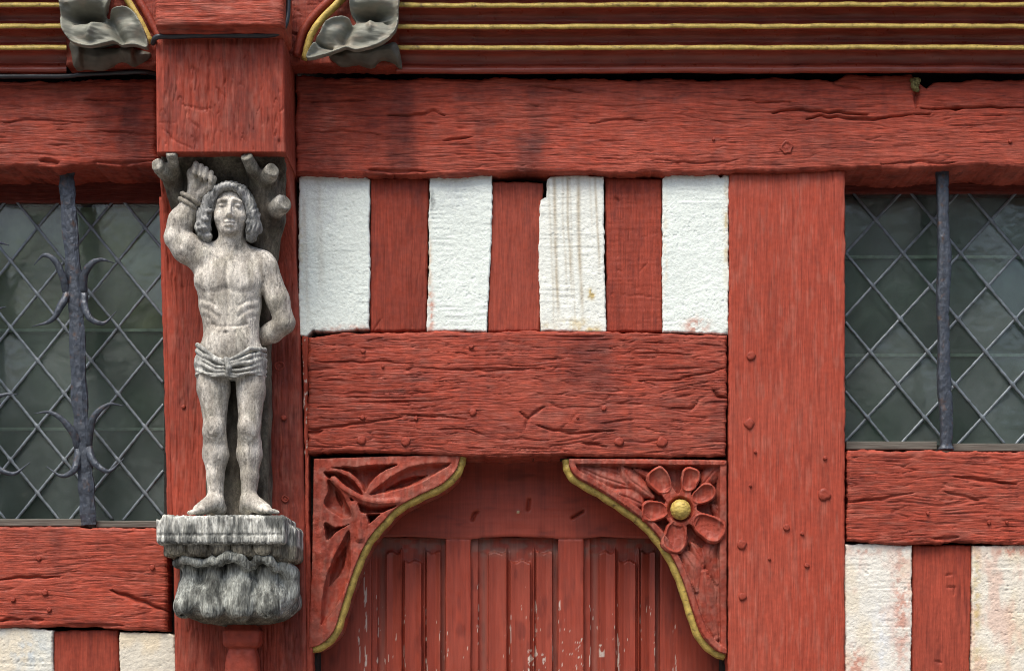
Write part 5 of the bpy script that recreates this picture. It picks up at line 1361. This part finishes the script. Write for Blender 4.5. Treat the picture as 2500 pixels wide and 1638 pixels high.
def leaf(poly, under, bumps, lines, holes, label, seed):
    t = empty('carved_leaf', pt(poly[0][0], 120, 140), label, 'leaf ornament', 'carved leaves at the arch springers')
    pl = smooth_line(poly, 4, closed=True)
    xs = [p[0] for p in pl]; ys = [p[1] for p in pl]
    g = Carve((min(xs) - 12, 70, -84), (max(xs) + 12, 232, max(ys) + 12), 2.2)
    X, Y = np.meshgrid(g.ax[0], g.ax[2], indexing='ij')
    sd = poly_sdf(X, Y, pl)
    h = np.full(X.shape, 158.) + 14 * np.exp(-(np.minimum(sd, 0) / 9) ** 2)
    for (x, y, rx, ry, a) in bumps: h = h + a * np.exp(-((X - x) / rx) ** 2 - ((Y - y) / ry) ** 2)
    for pts, w, a in lines:
        d, _ = seg_dist(X, Y, pts); h = h + a * np.exp(-(d / w) ** 2)
    h = h + 3. * (fbm(X / 60, Y / 9, 2, seed) - .5) + 2.2 * (vn(X / 30 + Y / 40, Y / 5.5 - X / 26, seed + 3) - .5)
    Fc = g.ax[1][None, :, None]
    hh = h[:, None, :]
    plate = np.maximum(sd[:, None, :], np.maximum(Fc - hh, hh - 20 - Fc))
    core = np.maximum((sd + 26)[:, None, :], Fc - hh + 6)
    g.F[:] = np.minimum(plate, core) * .8
    for a, b, r in holes: g.cone((a[0], a[1], 215), (b[0], b[1], 215), r, r, 3, sub=True); g.cone((a[0], a[1], 170), (b[0], b[1], 150), r, r, 3, sub=True)
    V, Q, G = g.mesh()
    k = (.75 + .5 * fbm(V[:, 0] / 40, V[:, 1] / 18, 3, seed + 1))[:, None]
    C = np.array([.20, .205, .165]) * k
    m = (.6 * ss(.45, .7, fbm(V[:, 0] / 26, V[:, 1] / 14, 3, seed + 2)))[:, None]; C = C * (1 - m) + np.array([.27, .235, .18]) * m
    mesh_np('leaf_blade', conv(V, 150), Q, M['leaf'], t, C.astype(np.float32))
    for u in under:                                              # leaves folded behind, shadow from the blade put into their colour
        pu = smooth_line(u, 4, closed=True)
        ux = [p[0] for p in pu]; uy = [p[1] for p in pu]
        g = Carve((min(ux) - 8, 66, min(uy) - 8), (max(ux) + 8, 150, max(uy) + 8), 2.6)
        X, Y = np.meshgrid(g.ax[0], g.ax[2], indexing='ij'); sd = poly_sdf(X, Y, pu)
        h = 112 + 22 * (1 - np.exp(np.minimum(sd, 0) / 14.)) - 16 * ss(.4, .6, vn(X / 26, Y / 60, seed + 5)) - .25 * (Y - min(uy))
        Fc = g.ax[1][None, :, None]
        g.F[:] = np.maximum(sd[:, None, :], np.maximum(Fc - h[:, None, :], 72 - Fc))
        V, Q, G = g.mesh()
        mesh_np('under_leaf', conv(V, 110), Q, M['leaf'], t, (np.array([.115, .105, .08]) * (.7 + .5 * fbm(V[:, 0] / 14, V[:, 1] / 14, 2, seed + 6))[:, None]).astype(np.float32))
leaf([(158, -70), (150, -20), (152, 29), (153, 64), (160, 86), (179, 109), (204, 119), (230, 121), (256, 115), (283, 109), (307, 117), (335, 118), (364, 124), (362, 98), (349, 66), (333, 40), (316, 26), (297, 24), (278, 30), (264, 43), (258, 36), (272, 15), (276, -20), (270, -70)],
     [[(166, 100), (230, 112), (300, 112), (362, 122), (352, 140), (322, 152), (296, 144), (272, 150), (240, 162), (205, 158), (178, 160), (172, 130)]],
     [(215, 8, 55, 20, 26), (216, 44, 46, 14, -58), (222, 82, 40, 26, 16), (330, 74, 26, 30, 14), (165, 60, 12, 40, 8), (240, 60, 12, 10, 10)], [([(268, 50), (284, 76), (300, 104)], 11, -22), ([(228, 62), (222, 96)], 8, 8)],
     [((168, 26), (190, 60), 9)], 'grey green carved leaf left of the joist end, with a dark hollow', 631)
leaf([(857, -70), (856, 0), (855, 20), (858, 38), (869, 54), (862, 64), (852, 50), (830, 48), (807, 56), (793, 68), (784, 88), (770, 108), (754, 132), (752, 150), (785, 144), (821, 133), (847, 124), (869, 130), (903, 124), (940, 110), (962, 90), (972, 68), (974, 28), (976, -70)],
     [[(800, 128), (850, 118), (930, 112), (962, 104), (974, 118), (979, 158), (958, 146), (930, 140), (905, 156), (870, 148), (830, 152)]],
     [(915, 12, 50, 20, 24), (905, 40, 40, 14, -52), (905, 86, 46, 26, 16), (812, 84, 26, 26, 14), (905, 56, 10, 10, 8)], [([(868, 58), (850, 80), (838, 104)], 11, -22), ([(905, 56), (906, 76)], 7, 8), ([(766, 103), (790, 118), (812, 124)], 3.5, -12)],
     [((966, 48), (942, 62), 8)], 'grey green carved leaf right of the joist end, cracked at its tip', 632)

# ---------------------------------------------------------------- small things
def moss():
    g = Carve((2214, 0, 180), (2266, 60, 232), 1.8)
    rs = random.Random(9)
    for i in range(26): g.ell((2236 + rs.uniform(-8, 9), 208 + rs.uniform(-13, 12), 30 + rs.uniform(-8, 8)), (rs.uniform(4, 7),) * 3, 2)
    V, Q, G = g.mesh(); V = V + G * (3 * (vn3(V[:, 0] / 4, V[:, 1] / 4, V[:, 2] / 4, 641) - .5))[:, None]
    tag(mesh_np('moss_clump', conv(V, 30), Q, M['moss'], None), 'small yellowish moss clump in the split of the upper beam', 'moss')
moss()
